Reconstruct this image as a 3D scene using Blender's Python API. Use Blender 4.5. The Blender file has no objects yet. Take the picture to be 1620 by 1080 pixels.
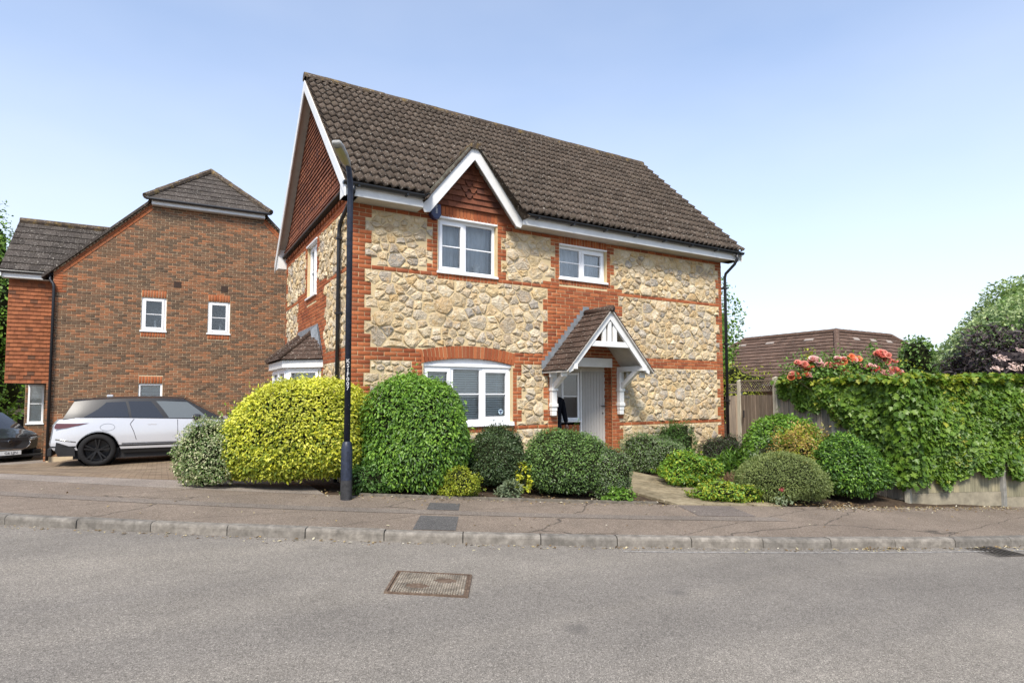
import bpy, bmesh, math, random
import numpy as np
from mathutils import Matrix, Vector, Euler
R = math.radians
rng = np.random.default_rng(7); random.seed(7)
scn = bpy.context.scene; col = scn.collection

# ------------------------------------------------------------------ camera, sky, sun, exposure
F, YAW, PITCH, ROLL = 936.08, 0.532275, 0.0560807, -0.0014757
CAM = Vector((-2.7187, -9.9966, 1.6307))
fw = Vector((math.sin(YAW)*math.cos(PITCH), math.cos(YAW)*math.cos(PITCH), math.sin(PITCH)))
rt = Vector((math.cos(YAW), -math.sin(YAW), 0)); up = rt.cross(fw)
r2 = rt*math.cos(ROLL)+up*math.sin(ROLL); u2 = up*math.cos(ROLL)-rt*math.sin(ROLL)
cd = bpy.data.cameras.new('camera'); cam = bpy.data.objects.new('camera', cd); col.objects.link(cam)
cam.matrix_world = Matrix(((r2.x,u2.x,-fw.x,CAM.x),(r2.y,u2.y,-fw.y,CAM.y),(r2.z,u2.z,-fw.z,CAM.z),(0,0,0,1)))
cd.sensor_width = 36; cd.lens = F/1620*36; cd.shift_y = 33.06/1620; cd.clip_end = 3000; cd.clip_start = .05
scn.camera = cam
SUN = Vector((-.58, -.72, 1.08)).normalized()
elev = math.asin(SUN.z); azim = math.atan2(SUN.x, SUN.y)
w = bpy.data.worlds.new('World'); scn.world = w; w.use_nodes = True
wn, wl = w.node_tree.nodes, w.node_tree.links
bg = wn['Background']
sky = wn.new('ShaderNodeTexSky'); sky.sky_type = 'NISHITA'; sky.sun_disc = False
sky.sun_elevation = elev; sky.sun_rotation = azim; sky.dust_density = .6; sky.air_density = 1.0; sky.ozone_density = 3.0
# thin high veil of cloud, thicker towards the horizon all the way round
tc = wn.new('ShaderNodeTexCoord'); sep = wn.new('ShaderNodeSeparateXYZ'); wl.new(tc.outputs['Generated'], sep.inputs[0])
mr = wn.new('ShaderNodeMapRange'); mr.inputs['From Min'].default_value = .0; mr.inputs['From Max'].default_value = .50
mr.inputs['To Min'].default_value = .86; mr.inputs['To Max'].default_value = .26; wl.new(sep.outputs['Z'], mr.inputs['Value'])
mp = wn.new('ShaderNodeMapping'); mp.inputs['Scale'].default_value = (1.2, 1.2, 3.0); wl.new(tc.outputs['Generated'], mp.inputs['Vector'])
nz = wn.new('ShaderNodeTexNoise'); nz.inputs['Scale'].default_value = 1.6; nz.inputs['Detail'].default_value = 4; nz.inputs['Roughness'].default_value = .5; wl.new(mp.outputs[0], nz.inputs['Vector'])
ma = wn.new('ShaderNodeMath'); ma.operation = 'MULTIPLY_ADD'; ma.inputs[1].default_value = .35; ma.inputs[2].default_value = -.17; wl.new(nz.outputs['Fac'], ma.inputs[0])
mb = wn.new('ShaderNodeMath'); mb.operation = 'ADD'; mb.use_clamp = True; wl.new(mr.outputs[0], mb.inputs[0]); wl.new(ma.outputs[0], mb.inputs[1])
mx = wn.new('ShaderNodeMix'); mx.data_type = 'RGBA'; wl.new(mb.outputs[0], mx.inputs['Factor']); wl.new(sky.outputs[0], mx.inputs[6])
mx.inputs[7].default_value = (3.75, 3.92, 4.3, 1)
wl.new(mx.outputs[2], bg.inputs['Color']); bg.inputs['Strength'].default_value = .125
sd = bpy.data.lights.new('sun', 'SUN'); sd.energy = 2.7; sd.angle = R(15); sd.color = (1, .93, .83)
so = bpy.data.objects.new('sun', sd); col.objects.link(so); so.rotation_euler = SUN.to_track_quat('Z', 'Y').to_euler(); so.location = (0, -10, 20)
vs = scn.view_settings; vs.view_transform = 'Standard'; vs.look = 'None'; vs.gamma = 1; vs.use_curve_mapping = False; vs.exposure = 1.12

# ------------------------------------------------------------------ helpers
def mesh_np(name, V, Fc):
    m = bpy.data.meshes.new(name)
    if isinstance(Fc, np.ndarray):
        n, k = Fc.shape
        m.vertices.add(len(V)); m.vertices.foreach_set('co', np.asarray(V, np.float32).ravel())
        m.loops.add(n*k); m.loops.foreach_set('vertex_index', Fc.astype(np.int32).ravel())
        m.polygons.add(n); m.polygons.foreach_set('loop_start', np.arange(0, n*k, k, dtype=np.int32))
        m.update(calc_edges=True)
    else:
        m.from_pydata([tuple(map(float, v)) for v in V], [], Fc); m.update()
    return m
def link(name, mesh, parent=None, loc=(0,0,0), rot=None, mat=None):
    o = bpy.data.objects.new(name, mesh); col.objects.link(o)
    o.location = loc
    if rot is not None: o.rotation_euler = rot
    if parent is not None: o.parent = parent
    if mat is not None and not len(mesh.materials): mesh.materials.append(mat)
    return o
def tag(o, label=None, cat=None, group=None, kind=None):
    if label: o['label'] = label
    if cat: o['category'] = cat
    if group: o['group'] = group
    if kind: o['kind'] = kind
    return o
def empty(name, loc, rz=0, label=None, cat=None, group=None):
    o = bpy.data.objects.new(name, None); col.objects.link(o); o.location = loc; o.rotation_euler = (0, 0, rz); o.empty_display_size = .2
    return tag(o, label, cat, group)
class MB:
    def __init__(s): s.v = []; s.f = []
    def add(s, V, Fc):
        b = len(s.v); s.v += [tuple(map(float, p)) for p in V]; s.f += [tuple(int(i)+b for i in f) for f in Fc]; return s
    def box(s, x0, x1, y0, y1, z0, z1, c=0):
        if c <= 0:
            V = [(x,y,z) for x in (x0,x1) for y in (y0,y1) for z in (z0,z1)]
            return s.add(V, [(0,1,3,2),(4,6,7,5),(0,4,5,1),(2,3,7,6),(0,2,6,4),(1,5,7,3)])
        V = []; cx, cy, cz = (x0+x1)/2, (y0+y1)/2, (z0+z1)/2; hx, hy, hz = abs(x1-x0)/2, abs(y1-y0)/2, abs(z1-z0)/2
        bm = bmesh.new(); bmesh.ops.create_cube(bm, size=1)
        for v in bm.verts: v.co = Vector((v.co.x*2*hx, v.co.y*2*hy, v.co.z*2*hz))
        bmesh.ops.bevel(bm, geom=bm.edges[:], offset=min(c, hx*.8, hy*.8, hz*.8), segments=1, affect='EDGES')
        bm.verts.index_update()
        s.add([(v.co.x+cx, v.co.y+cy, v.co.z+cz) for v in bm.verts], [[v.index for v in f.verts] for f in bm.faces]); bm.free(); return s
    def bar(s, a, b, wu, hu, upv=(0,0,1)):           # rectangular bar from a to b, width wu (side), height hu (along upv)
        a, b = Vector(a), Vector(b); d = (b-a).normalized(); sd_ = d.cross(Vector(upv))
        if sd_.length < 1e-4: sd_ = d.cross(Vector((1,0,0)))
        sd_.normalize(); uu = sd_.cross(d).normalized()
        V = []
        for p in (a, b):
            for sx, sy in ((-1,-1),(1,-1),(1,1),(-1,1)): V.append(p+sd_*sx*wu/2+uu*sy*hu/2)
        return s.add(V, [(0,1,2,3),(7,6,5,4),(0,4,5,1),(1,5,6,2),(2,6,7,3),(3,7,4,0)])
    def tube(s, pts, rad, n=8, cap=True):
        pts = [Vector(p) for p in pts]; rr = rad if isinstance(rad, (list, tuple)) else [rad]*len(pts)
        V = []; Fc = []; pu = None
        for i, p in enumerate(pts):
            d = (pts[min(i+1, len(pts)-1)]-pts[max(i-1, 0)]).normalized()
            if pu is None: pu = d.orthogonal().normalized()
            pu = (pu-d*pu.dot(d)).normalized(); q = d.cross(pu)
            for k in range(n):
                a = 2*math.pi*k/n; V.append(p+(pu*math.cos(a)+q*math.sin(a))*rr[i])
        for i in range(len(pts)-1):
            for k in range(n): Fc.append((i*n+k, i*n+(k+1)%n, (i+1)*n+(k+1)%n, (i+1)*n+k))
        if cap: Fc += [tuple(range(n-1, -1, -1)), tuple((len(pts)-1)*n+k for k in range(n))]
        return s.add(V, Fc)
    def prism(s, poly, fn, d0, d1):                   # 2-D polygon -> fn(u, v, d)
        n = len(poly); V = [fn(u, v, d0) for u, v in poly]+[fn(u, v, d1) for u, v in poly]
        return s.add(V, [tuple(range(n)), tuple(range(2*n-1, n-1, -1))]+[(i, n+i, n+(i+1)%n, (i+1)%n) for i in range(n)])
    def lathe(s, prof, axis_o=(0,0,0), ax='z', n=24):
        V = []; Fc = []; m = len(prof)
        for k in range(n):
            a = 2*math.pi*k/n; c_, s_ = math.cos(a), math.sin(a)
            for r_, h in prof:
                p = {'z': (r_*c_, r_*s_, h), 'y': (r_*c_, h, r_*s_), 'x': (h, r_*c_, r_*s_)}[ax]
                V.append((p[0]+axis_o[0], p[1]+axis_o[1], p[2]+axis_o[2]))
        for k in range(n):
            for j in range(m-1): Fc.append((k*m+j, ((k+1)%n)*m+j, ((k+1)%n)*m+j+1, k*m+j+1))
        return s.add(V, Fc)
    def build(s, name, mat, parent=None, smooth=False, bevel=0, kind=None, recalc=True):
        V = np.array(s.v, float); lo, hi = V.min(0), V.max(0); c = (lo+hi)/2
        if parent is None: c[2] = lo[2]
        m = bpy.data.meshes.new(name); m.from_pydata([tuple(p) for p in V-c], [], s.f)
        if recalc:
            bm = bmesh.new(); bm.from_mesh(m); bmesh.ops.recalc_face_normals(bm, faces=bm.faces); bm.to_mesh(m); bm.free()
        m.update(); m.materials.append(mat)
        if smooth: m.polygons.foreach_set('use_smooth', [True]*len(m.polygons))
        pl = Vector(c)
        if parent is not None and parent.parent is not None: pl = Vector(c)-parent.location   # c is in thing coordinates
        o = link(name, m, parent, pl)
        if bevel:
            b = o.modifiers.new('bevel', 'BEVEL'); b.width = bevel; b.segments = 2; b.limit_method = 'ANGLE'
        if kind: o['kind'] = kind
        return o
def text_mesh(s, size, ext=0.002):
    cu = bpy.data.curves.new('lettering', 'FONT'); cu.body = s; cu.size = size; cu.align_x = 'CENTER'; cu.align_y = 'CENTER'; cu.extrude = ext
    o = bpy.data.objects.new('lettering', cu); col.objects.link(o)
    m = bpy.data.meshes.new_from_object(o.evaluated_get(bpy.context.evaluated_depsgraph_get())); bpy.data.objects.remove(o); bpy.data.curves.remove(cu); return m

# ------------------------------------------------------------------ materials
class NT:
    def __init__(s, name):
        s.m = bpy.data.materials.new(name); s.m.use_nodes = True; s.t = s.m.node_tree; s.n = s.t.nodes; s.b = s.n['Principled BSDF']
    def new(s, t, **k):
        o = s.n.new(t)
        for a, v in k.items(): setattr(o, a, v)
        return o
    def l(s, a, b): s.t.links.new(a, b)
    def pos(s, scale=(1,1,1)):
        g = s.new('ShaderNodeNewGeometry'); mpn = s.new('ShaderNodeMapping'); mpn.inputs['Scale'].default_value = scale; s.l(g.outputs['Position'], mpn.inputs['Vector']); return mpn.outputs[0]
    def noise(s, vec, scale, detail=3, rough=.55):
        n = s.new('ShaderNodeTexNoise'); n.inputs['Scale'].default_value = scale; n.inputs['Detail'].default_value = detail; n.inputs['Roughness'].default_value = rough; s.l(vec, n.inputs['Vector']); return n.outputs['Fac']
    def vor(s, vec, scale, feature='F1', out='Color'):
        n = s.new('ShaderNodeTexVoronoi'); n.feature = feature; n.inputs['Scale'].default_value = scale; s.l(vec, n.inputs['Vector']); return n.outputs[out]
    def ramp(s, fac, stops, interp='LINEAR'):
        r_ = s.new('ShaderNodeValToRGB'); cr = r_.color_ramp; cr.interpolation = interp
        while len(cr.elements) < len(stops): cr.elements.new(.5)
        for e_, (p, c) in zip(cr.elements, stops): e_.position = p; e_.color = (*c, 1) if len(c) == 3 else c
        s.l(fac, r_.inputs[0]); return r_.outputs[0]
    def mix(s, fac, a, b, mode='MIX'):
        x = s.new('ShaderNodeMix'); x.data_type = 'RGBA'; x.blend_type = mode
        for sock, v in ((x.inputs['Factor'], fac), (x.inputs[6], a), (x.inputs[7], b)):
            if hasattr(v, 'links'): s.l(v, sock)
            else: sock.default_value = v if isinstance(v, float) else (*v, 1)
        return x.outputs[2]
    def math(s, op, a, b=0.0):
        x = s.new('ShaderNodeMath'); x.operation = op
        for sock, v in ((x.inputs[0], a), (x.inputs[1], b)):
            if hasattr(v, 'links'): s.l(v, sock)
            else: sock.default_value = v
        return x.outputs[0]
    def rand(s, mode):
        if mode == 'obj': return s.new('ShaderNodeObjectInfo').outputs['Random']
        return s.new('ShaderNodeNewGeometry').outputs['Random Per Island']
    def bump(s, h, strength=.3, dist=.01):
        b = s.new('ShaderNodeBump'); b.inputs['Strength'].default_value = strength; b.inputs['Distance'].default_value = dist; s.l(h, b.inputs['Height']); s.l(b.outputs[0], s.b.inputs['Normal'])
    def out(s, c, rough=.8, spec=.3, metal=0.0):
        if hasattr(c, 'links'): s.l(c, s.b.inputs['Base Color'])
        else: s.b.inputs['Base Color'].default_value = (*c, 1)
        s.b.inputs['Roughness'].default_value = rough; s.b.inputs['Specular IOR Level'].default_value = spec; s.b.inputs['Metallic'].default_value = metal; return s.m
def simple(name, c, rough=.5, spec=.4, metal=0.0, dirt=.12, ds=6, bump=0):
    t = NT(name); p = t.pos(); n = t.noise(p, ds, 5, .6)
    cc = t.mix(t.ramp(n, [(.3, (0,0,0)), (.75, (1,1,1))]), tuple(x*(1-dirt*2) for x in c), c)
    if bump: t.bump(t.noise(p, bump, 4), .25, .004)
    return t.out(cc, rough, spec, metal)
def stonelike(name, stops, mode, rough=.9, nscale=14, amp=.35, bscale=60, bstr=.5, bdist=.006, extra=None):
    t = NT(name); p = t.pos(); r_ = t.rand(mode); c = t.ramp(r_, stops, 'LINEAR')
    n = t.noise(p, nscale, 6, .65)
    c = t.mix(1.0, c, t.ramp(n, [(.25, (1-amp,)*3), (.8, (1+amp*.5,)*3)]), 'MULTIPLY')
    if extra: c = extra(t, p, c)
    t.bump(t.noise(p, bscale, 5, .7), bstr, bdist)
    return t.out(c, rough, .2)
RED = [(0, (0.254,0.072,0.032)), (.3, (0.319,0.093,0.038)), (.6, (0.378,0.116,0.046)), (.85, (0.425,0.145,0.060)), (1, (0.224,0.070,0.036))]
brick_o = stonelike('red_brick', RED, 'obj', nscale=22, amp=.22, bscale=90, bstr=.3)
brick_j = stonelike('red_brick_joined', RED, 'isl', nscale=22, amp=.22, bscale=90, bstr=.3)
ORG = [(0, (.30,.095,.042)), (.5, (.38,.125,.05)), (1, (.33,.13,.065))]
brick_g = stonelike('orange_brick', ORG, 'obj', nscale=22, amp=.2)
DARK = [(0, (0.113,0.078,0.054)), (.32, (0.144,0.093,0.060)), (.54, (0.190,0.110,0.066)), (.76, (0.247,0.125,0.068)), (.92, (0.310,0.140,0.070)), (1, (0.155,0.095,0.062))]
def drift(t, p, c):                                   # broad drift of redder brick across the wall
    n = t.noise(p, .55, 3); return t.mix(t.ramp(n, [(.45, (0,0,0)), (.72, (.55,.55,.55))]), c, t.mix(1.0, c, (1.5,1.2,1.02), 'MULTIPLY'))
dbrick_o = stonelike('brown_brick', DARK, 'obj', nscale=18, amp=.25, extra=drift)
dbrick_j = stonelike('brown_brick_joined', DARK, 'isl', nscale=18, amp=.25, extra=drift)
def weather(t, p, c):
    n = t.noise(p, 7, 6, .7); c = t.mix(t.ramp(n, [(.50, (0,0,0)), (.68, (.8,.8,.8))]), c, (.55,.36,.16))
    n3 = t.noise(p, 11, 5, .7); c = t.mix(t.ramp(n3, [(.54, (0,0,0)), (.70, (.7,.7,.7))]), c, (.70,.64,.52))
    n2 = t.noise(p, 24, 6, .8); return t.mix(t.ramp(n2, [(.58, (0,0,0)), (.72, (.75,.75,.75))]), c, (.15,.125,.10))
STN = [(0, (0.588,0.470,0.298)), (.14, (0.693,0.570,0.381)), (.28, (0.483,0.390,0.270)), (.42, (0.651,0.500,0.279)), (.54, (0.441,0.370,0.279)), (.66, (0.735,0.630,0.456)), (.78, (0.578,0.400,0.195)), (.88, (0.367,0.330,0.279)), (.94, (0.483,0.420,0.335)), (1, (0.651,0.530,0.353))]
stone_o = stonelike('ragstone', STN, 'obj', nscale=9, amp=.30, bscale=24, bstr=1.0, bdist=.032, extra=weather)
stone_j = stonelike('ragstone_joined', STN, 'isl', nscale=9, amp=.30, bscale=24, bstr=1.0, bdist=.032, extra=weather)
def mortar(name, c):
    t = NT(name); p = t.pos(); cc = t.mix(t.noise(p, 5, 6, .65), tuple(x*.72 for x in c), tuple(x*1.12 for x in c)); t.bump(t.noise(p, 120, 4), .6, .006); return t.out(cc, .95, .15)
mortar_c = mortar('cream_mortar', (.62,.49,.29)); mortar_g = mortar('buff_mortar', (.58,.46,.30))
def tilemat(name, base, mode, lichen=.5, orange=0.0):
    t = NT(name); p = t.pos(); r_ = t.rand(mode)
    c = t.ramp(r_, [(0, tuple(x*.75 for x in base)), (.5, base), (1, tuple(x*1.25 for x in base))])
    c = t.mix(1.0, c, t.ramp(t.noise(p, 16, 6, .7), [(.25, (.6,.6,.6)), (.8, (1.35,1.3,1.22))]), 'MULTIPLY')
    s1 = t.noise(p, 30, 3, .6); c = t.mix(t.ramp(s1, [(.66-.1*lichen, (0,0,0)), (.72-.07*lichen, (.8,.8,.8))]), c, (.42,.39,.34))
    s2 = t.noise(p, 4.5, 5, .7); c = t.mix(t.ramp(s2, [(.60, (0,0,0)), (.75, (.55,.55,.55))]), c, (.10,.085,.05))
    if orange: c = t.mix(t.ramp(t.noise(p, 6, 5, .7), [(.56-orange*.1, (0,0,0)), (.68, (.85,.85,.85))]), c, (.24,.165,.06))
    t.bump(t.noise(p, 90, 4), .5, .006); return t.out(c, .92, .15)
TB = (.080,.063,.051)
tile_o = tilemat('concrete_tile', TB, 'obj'); tile_j = tilemat('concrete_tile_joined', TB, 'isl'); tile_r = tilemat('ridge_tile_mossy', TB, 'obj', .5, .45)
tile_d = tilemat('dark_plain_tile', (.075,.052,.042), 'obj', .45); tile_b = tilemat('brown_tile_far', (.115,.075,.058), 'isl', .35)
tile_f = tilemat('flat_grey_tile', (.060,.052,.047), 'obj', .55, .0)
CLAY = [(0, (.15,.055,.033)), (.4, (.20,.072,.04)), (.75, (.26,.10,.055)), (1, (.12,.052,.038))]
clay_j = stonelike('clay_tile_joined', CLAY, 'isl', nscale=10, amp=.35); clay_o = stonelike('clay_tile', CLAY, 'obj', nscale=10, amp=.4)
CLAY2 = [(0, (0.230,0.083,0.038)), (.4, (0.333,0.121,0.055)), (.75, (0.265,0.094,0.045)), (1, (0.115,0.061,0.038))]
clay_l = stonelike('orange_clay_tile', CLAY2, 'isl', nscale=8, amp=.45)
white = simple('white_paint', (.77,.77,.75), .4, .45, dirt=.09, ds=4); upvc = simple('white_upvc', (.82,.83,.84), .25, .5, dirt=.02)
soffit = simple('soffit_board', (.56,.53,.48), .7, .2, dirt=.1); doorm = simple('pale_grey_door', (.40,.385,.36), .45, .4, dirt=.03)
black = simple('black_plastic', (.016,.018,.022), .35, .5, dirt=.1); lead = simple('lead_flashing', (.24,.26,.28), .55, .4, dirt=.2, ds=9)
dark = simple('dark_interior', (.012,.012,.013), .9, .1, dirt=0); inner = simple('interior_wall', (.30,.30,.30), .9, .1, dirt=.05)
navy = simple('navy_plastic', (.022,.028,.09), .35, .5, dirt=.05); chrome = simple('chrome', (.75,.76,.78), .15, .5, 1.0, dirt=.02)
blindm = simple('blind_slat', (.74,.79,.76), .5, .4, dirt=.05); curtain = simple('net_curtain', (.62,.64,.66), .9, .1, dirt=.08)
def glass(name, tint=(.94,.96,.965), gl=.03):
    t = NT(name); tr = t.new('ShaderNodeBsdfTransparent'); tr.inputs[0].default_value = (*tint, 1); g = t.new('ShaderNodeBsdfGlossy'); g.inputs['Roughness'].default_value = .02
    fr = t.new('ShaderNodeFresnel'); fr.inputs['IOR'].default_value = 1.5; m = t.new('ShaderNodeMixShader'); a = t.math('ADD', fr.outputs[0], gl); t.l(a, m.inputs[0]); t.l(tr.outputs[0], m.inputs[1]); t.l(g.outputs[0], m.inputs[2]); t.l(m.outputs[0], t.n['Material Output'].inputs[0]); return t.m
pane_m = glass('window_glass')
def leafmat(name, stops, rough=.5, trans=.3, tc_=None):
    t = NT(name); c = t.ramp(t.rand('isl'), stops); n = t.noise(t.pos(), 2.2, 3); c = t.mix(1.0, c, t.ramp(n, [(.3, (.72,.74,.72)), (.7, (1.15,1.12,1.1))]), 'MULTIPLY')
    t.out(c, rough, .35); tl = t.new('ShaderNodeBsdfTranslucent'); t.l(t.mix(1.0, c, tc_ or (1.2,1.25,.7), 'MULTIPLY'), tl.inputs[0])
    m = t.new('ShaderNodeMixShader'); m.inputs[0].default_value = trans; t.l(t.b.outputs[0], m.inputs[1]); t.l(tl.outputs[0], m.inputs[2]); t.l(m.outputs[0], t.n['Material Output'].inputs[0]); return t.m
bark = simple('bark', (.10,.075,.055), .9, .1, dirt=.3, ds=30, bump=40)
core_shade = simple('shaded_core', (.022,.026,.012), .95, .05, dirt=.2)  # near-black: the shade deep inside foliage is put into this colour

# ------------------------------------------------------------------ terrain
def KC(i):
    i = np.asarray(i, float); j = np.clip(i, -8, 8); e = i-j
    return np.stack([.74+.8125*j+.00542*j*j+e*(.8125+.01084*j), -3.89-.4175*j+.01014*j*j+e*(-.4175+.02028*j), -.103-.0349*j-.00055*j*j+np.clip(e, -16, 16)*(-.0349-.0011*j)], -1)
II = np.linspace(-40, 40, 1601); KP = KC(II); KT = np.gradient(KP[:, :2], axis=0); KT /= np.linalg.norm(KT, axis=1)[:, None]; KN = np.stack([-KT[:, 1], KT[:, 0]], -1)
def kn(x, y):
    a = ((KP[:, 0]-x)**2+(KP[:, 1]-y)**2).argmin(); return II[a], (x-KP[a, 0])*KN[a, 0]+(y-KP[a, 1])*KN[a, 1], KP[a, 2]
def ss(a, b, v): t = min(max((v-a)/(b-a), 0), 1); return t*t*(3-2*t)
def TZ(x, y):
    i, n, z = kn(x, y)
    if n < 0: return float(z)
    zb = z+.11+.02*min(n, 2.05)
    if n < 2.05: return float(zb)
    wv = ss(0, 4.5, n-2.05)
    return float(zb*(1-wv)+(-.05+.15*ss(-3, -.5, x)-.19*ss(8.5, 11.6, y)*(1-ss(-5.4, -4.2, x)))*wv)
def koff(i, n, dz=0.0):
    p = KC(i); j = int(np.argmin(abs(II-i))); return (float(p[0]+KN[j, 0]*n), float(p[1]+KN[j, 1]*n), float(p[2]+dz))
def strip(name, i0, i1, ni, ns, zf, mat):              # sheet following the kerb line
    V = []; ii = np.linspace(i0, i1, ni)
    for i in ii:
        for n in ns: p = koff(i, n); V.append((p[0], p[1], zf(i, n, p)))
    m = len(ns); Fc = [(a*m+b, a*m+b+1, (a+1)*m+b+1, (a+1)*m+b) for a in range(ni-1) for b in range(m-1)]
    return tag(MB().add(V, Fc).build(name, mat, smooth=True), kind='structure')
def asphalt(name, dk, md, lt, big=.25, crack=False, vs_=150, worn=False):
    t = NT(name); p = t.pos(); v = t.new('ShaderNodeSeparateColor'); t.l(t.vor(p, vs_), v.inputs[0])
    c = t.ramp(v.outputs[0], [(0, dk), (.45, md), (.8, md), (1, lt)])
    c = t.mix(1.0, c, t.ramp(t.noise(p, 38, 4, .75), [(.3, (.70,)*3), (.7, (1.22,)*3)]), 'MULTIPLY')
    c = t.mix(1.0, c, t.ramp(t.noise(p, .8, 5, .6), [(.3, (1-big,)*3), (.7, (1+big*.6,)*3)]), 'MULTIPLY')
    c = t.mix(1.0, c, t.ramp(t.noise(p, 5, 4, .6), [(.3, (1-big*.5,)*3), (.7, (1+big*.3,)*3)]), 'MULTIPLY')
    if worn:
        wm = t.new('ShaderNodeMapping'); g0 = t.pos(); t.l(g0, wm.inputs[0]); wm.inputs['Rotation'].default_value = (0, 0, R(27)); wm.inputs['Scale'].default_value = (.10, .85, 1)
        c = t.mix(1.0, c, t.ramp(t.noise(wm.outputs[0], 1.1, 4, .55), [(.35, (.86,.86,.87)), (.65, (1.10,1.09,1.07))]), 'MULTIPLY')
        ds_ = t.vor(p, .75, 'F1', 'Distance'); c = t.mix(t.ramp(ds_, [(.035, (.45,.45,.45)), (.10, (0,0,0))]), c, (.085,.078,.072))
        c = t.mix(t.ramp(t.noise(p, .45, 6, .7), [(.60, (0,0,0)), (.72, (.35,.35,.35))]), c, (.14,.125,.11))
    if crack:
        pw = t.new('ShaderNodeMapping'); g = t.pos((1,1,1)); t.l(g, pw.inputs[0]); pw.inputs['Rotation'].default_value = (0, 0, R(27)); pw.inputs['Scale'].default_value = (.22, .8, 1)
        nn = t.new('ShaderNodeTexNoise'); nn.inputs['Scale'].default_value = 3; t.l(g, nn.inputs['Vector'])
        add = t.new('ShaderNodeVectorMath'); add.operation = 'MULTIPLY_ADD'; add.inputs[1].default_value = (.12,.12,.12); t.l(nn.outputs['Color'], add.inputs[0]); t.l(pw.outputs[0], add.inputs[2])
        e_ = t.vor(add.outputs[0], .9, 'DISTANCE_TO_EDGE', 'Distance'); c = t.mix(t.ramp(e_, [(0, (.8,.8,.8)), (.008, (0,0,0))]), c, (.035,.03,.026))
        nm = t.noise(p, 1.7, 5, .65); c = t.mix(t.ramp(nm, [(.58, (0,0,0)), (.75, (.5,.5,.5))]), c, (.12,.10,.08))
    t.bump(t.vor(p, vs_, 'F1', 'Distance'), .5, .004); return t.out(c, .9, .25)
road_m = asphalt('road_asphalt', (.095,.085,.072), (.222,.201,.173), (.44,.40,.345), .13, False, 200, True)
pave_m = asphalt('pavement_asphalt', (.10,.079,.060), (.212,.168,.130), (.375,.31,.25), .20, True, 190)
patch_m = asphalt('patch_asphalt', (.05,.048,.046), (.10,.095,.09), (.2,.19,.18), .15)
apron_m = asphalt('apron_asphalt', (.13,.11,.09), (.27,.23,.195), (.42,.37,.32), .2)
def soil_mat():
    t = NT('soil'); p = t.pos(); c = t.ramp(t.noise(p, 14, 6, .7), [(.3, (.035,.025,.018)), (.6, (.085,.062,.043)), (.8, (.17,.13,.085))])
    t.bump(t.noise(p, 30, 5, .7), .8, .03); return t.out(c, .95, .1)
soil = soil_mat()
def paving():
    t = NT('block_paving'); g = t.pos(); b = t.new('ShaderNodeTexBrick'); b.inputs['Scale'].default_value = 1; b.inputs['Brick Width'].default_value = .2; b.inputs['Row Height'].default_value = .1; b.inputs['Mortar Size'].default_value = .006
    b.inputs['Color1'].default_value = (.26,.20,.14,1); b.inputs['Color2'].default_value = (.19,.135,.095,1); b.inputs['Mortar'].default_value = (.09,.07,.045,1); t.l(g, b.inputs['Vector'])
    c = t.mix(1.0, b.outputs['Color'], t.ramp(t.noise(g, 1.3, 5), [(.3, (.7,.7,.68)), (.7, (1.2,1.2,1.15))]), 'MULTIPLY'); t.bump(b.outputs['Fac'], -.4, .01); return t.out(c, .9, .2)
kerb_m = NT('kerb_concrete'); _p = kerb_m.pos(); _c = kerb_m.ramp(kerb_m.noise(_p, 9, 7, .7), [(.25, (.085,.078,.068)), (.5, (.17,.155,.135)), (.8, (.31,.285,.25))])
_c = kerb_m.mix(1.0, _c, kerb_m.ramp(kerb_m.rand('obj'), [(0, (.85,.85,.85)), (1, (1.15,1.13,1.1))]), 'MULTIPLY'); kerb_m.bump(kerb_m.noise(_p, 90, 4), .4, .004); kerb_m = kerb_m.out(_c, .9, .2)

# base terrain, one sheet to the horizon (2 cm under everything laid on it)
gx = np.unique(np.concatenate([[-900,-400,-150,-60,-30], np.arange(-16, 22, .5), [30,45,80,200,500,900]])); gy = np.unique(np.concatenate([[-900,-300,-100,-40,-25], np.arange(-14, 16, .5), [20,30,60,150,400,900]]))
V = []
for x in gx:
    for y in gy:
        n_ = kn(x, y)[1]; V.append((x, y, TZ(x, y)-(.16 if n_ < 2.0 else .02 if n_ > 2.6 else .05)))
ny = len(gy); Fc = [(a*ny+b, (a+1)*ny+b, (a+1)*ny+b+1, a*ny+b+1) for a in range(len(gx)-1) for b in range(ny-1)]
tag(MB().add(V, Fc).build('ground', soil, smooth=True), kind='structure')
strip('road', -30, 30, 121, list(np.linspace(-11, .03, 12)), lambda i, n, p: p[2], road_m)
strip('pavement', -22, 22, 133, [.12, .5, 1.0, 1.5, 2.05], lambda i, n, p: p[2]+.11+.02*n, pave_m)
# repaired strip, patches (thin sheets laid on the footway)
strip('trench_repair', -9, 4.6, 45, [.98, 1.22], lambda i, n, p: p[2]+.114+.02*n+.0008, asphalt('trench_asphalt', (.10,.083,.068), (.188,.157,.130), (.33,.285,.24), .2))
strip('footway_patch', -1.16, -.60, 4, [.14, .88], lambda i, n, p: p[2]+.1145+.02*n, patch_m)
strip('footway_patch', -1.12, -.62, 4, [1.26, 1.72], lambda i, n, p: p[2]+.1145+.02*n, patch_m)
strip('footway_patch', 3.25, 4.25, 5, [1.26, 1.98], lambda i, n, p: p[2]+.1145+.02*n, asphalt('patch_asphalt_brown', (.09,.075,.065), (.155,.13,.112), (.28,.24,.21), .2))
strip('gutter_line', 1.5, 8.2, 30, [-.24, -.20], lambda i, n, p: p[2]+.004, simple('worn_line_paint', (.42,.40,.37), .8, .2, dirt=.35, ds=20))
kerb = empty('kerb', koff(0, .06), 0); kerb['kind'] = 'structure'
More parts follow.
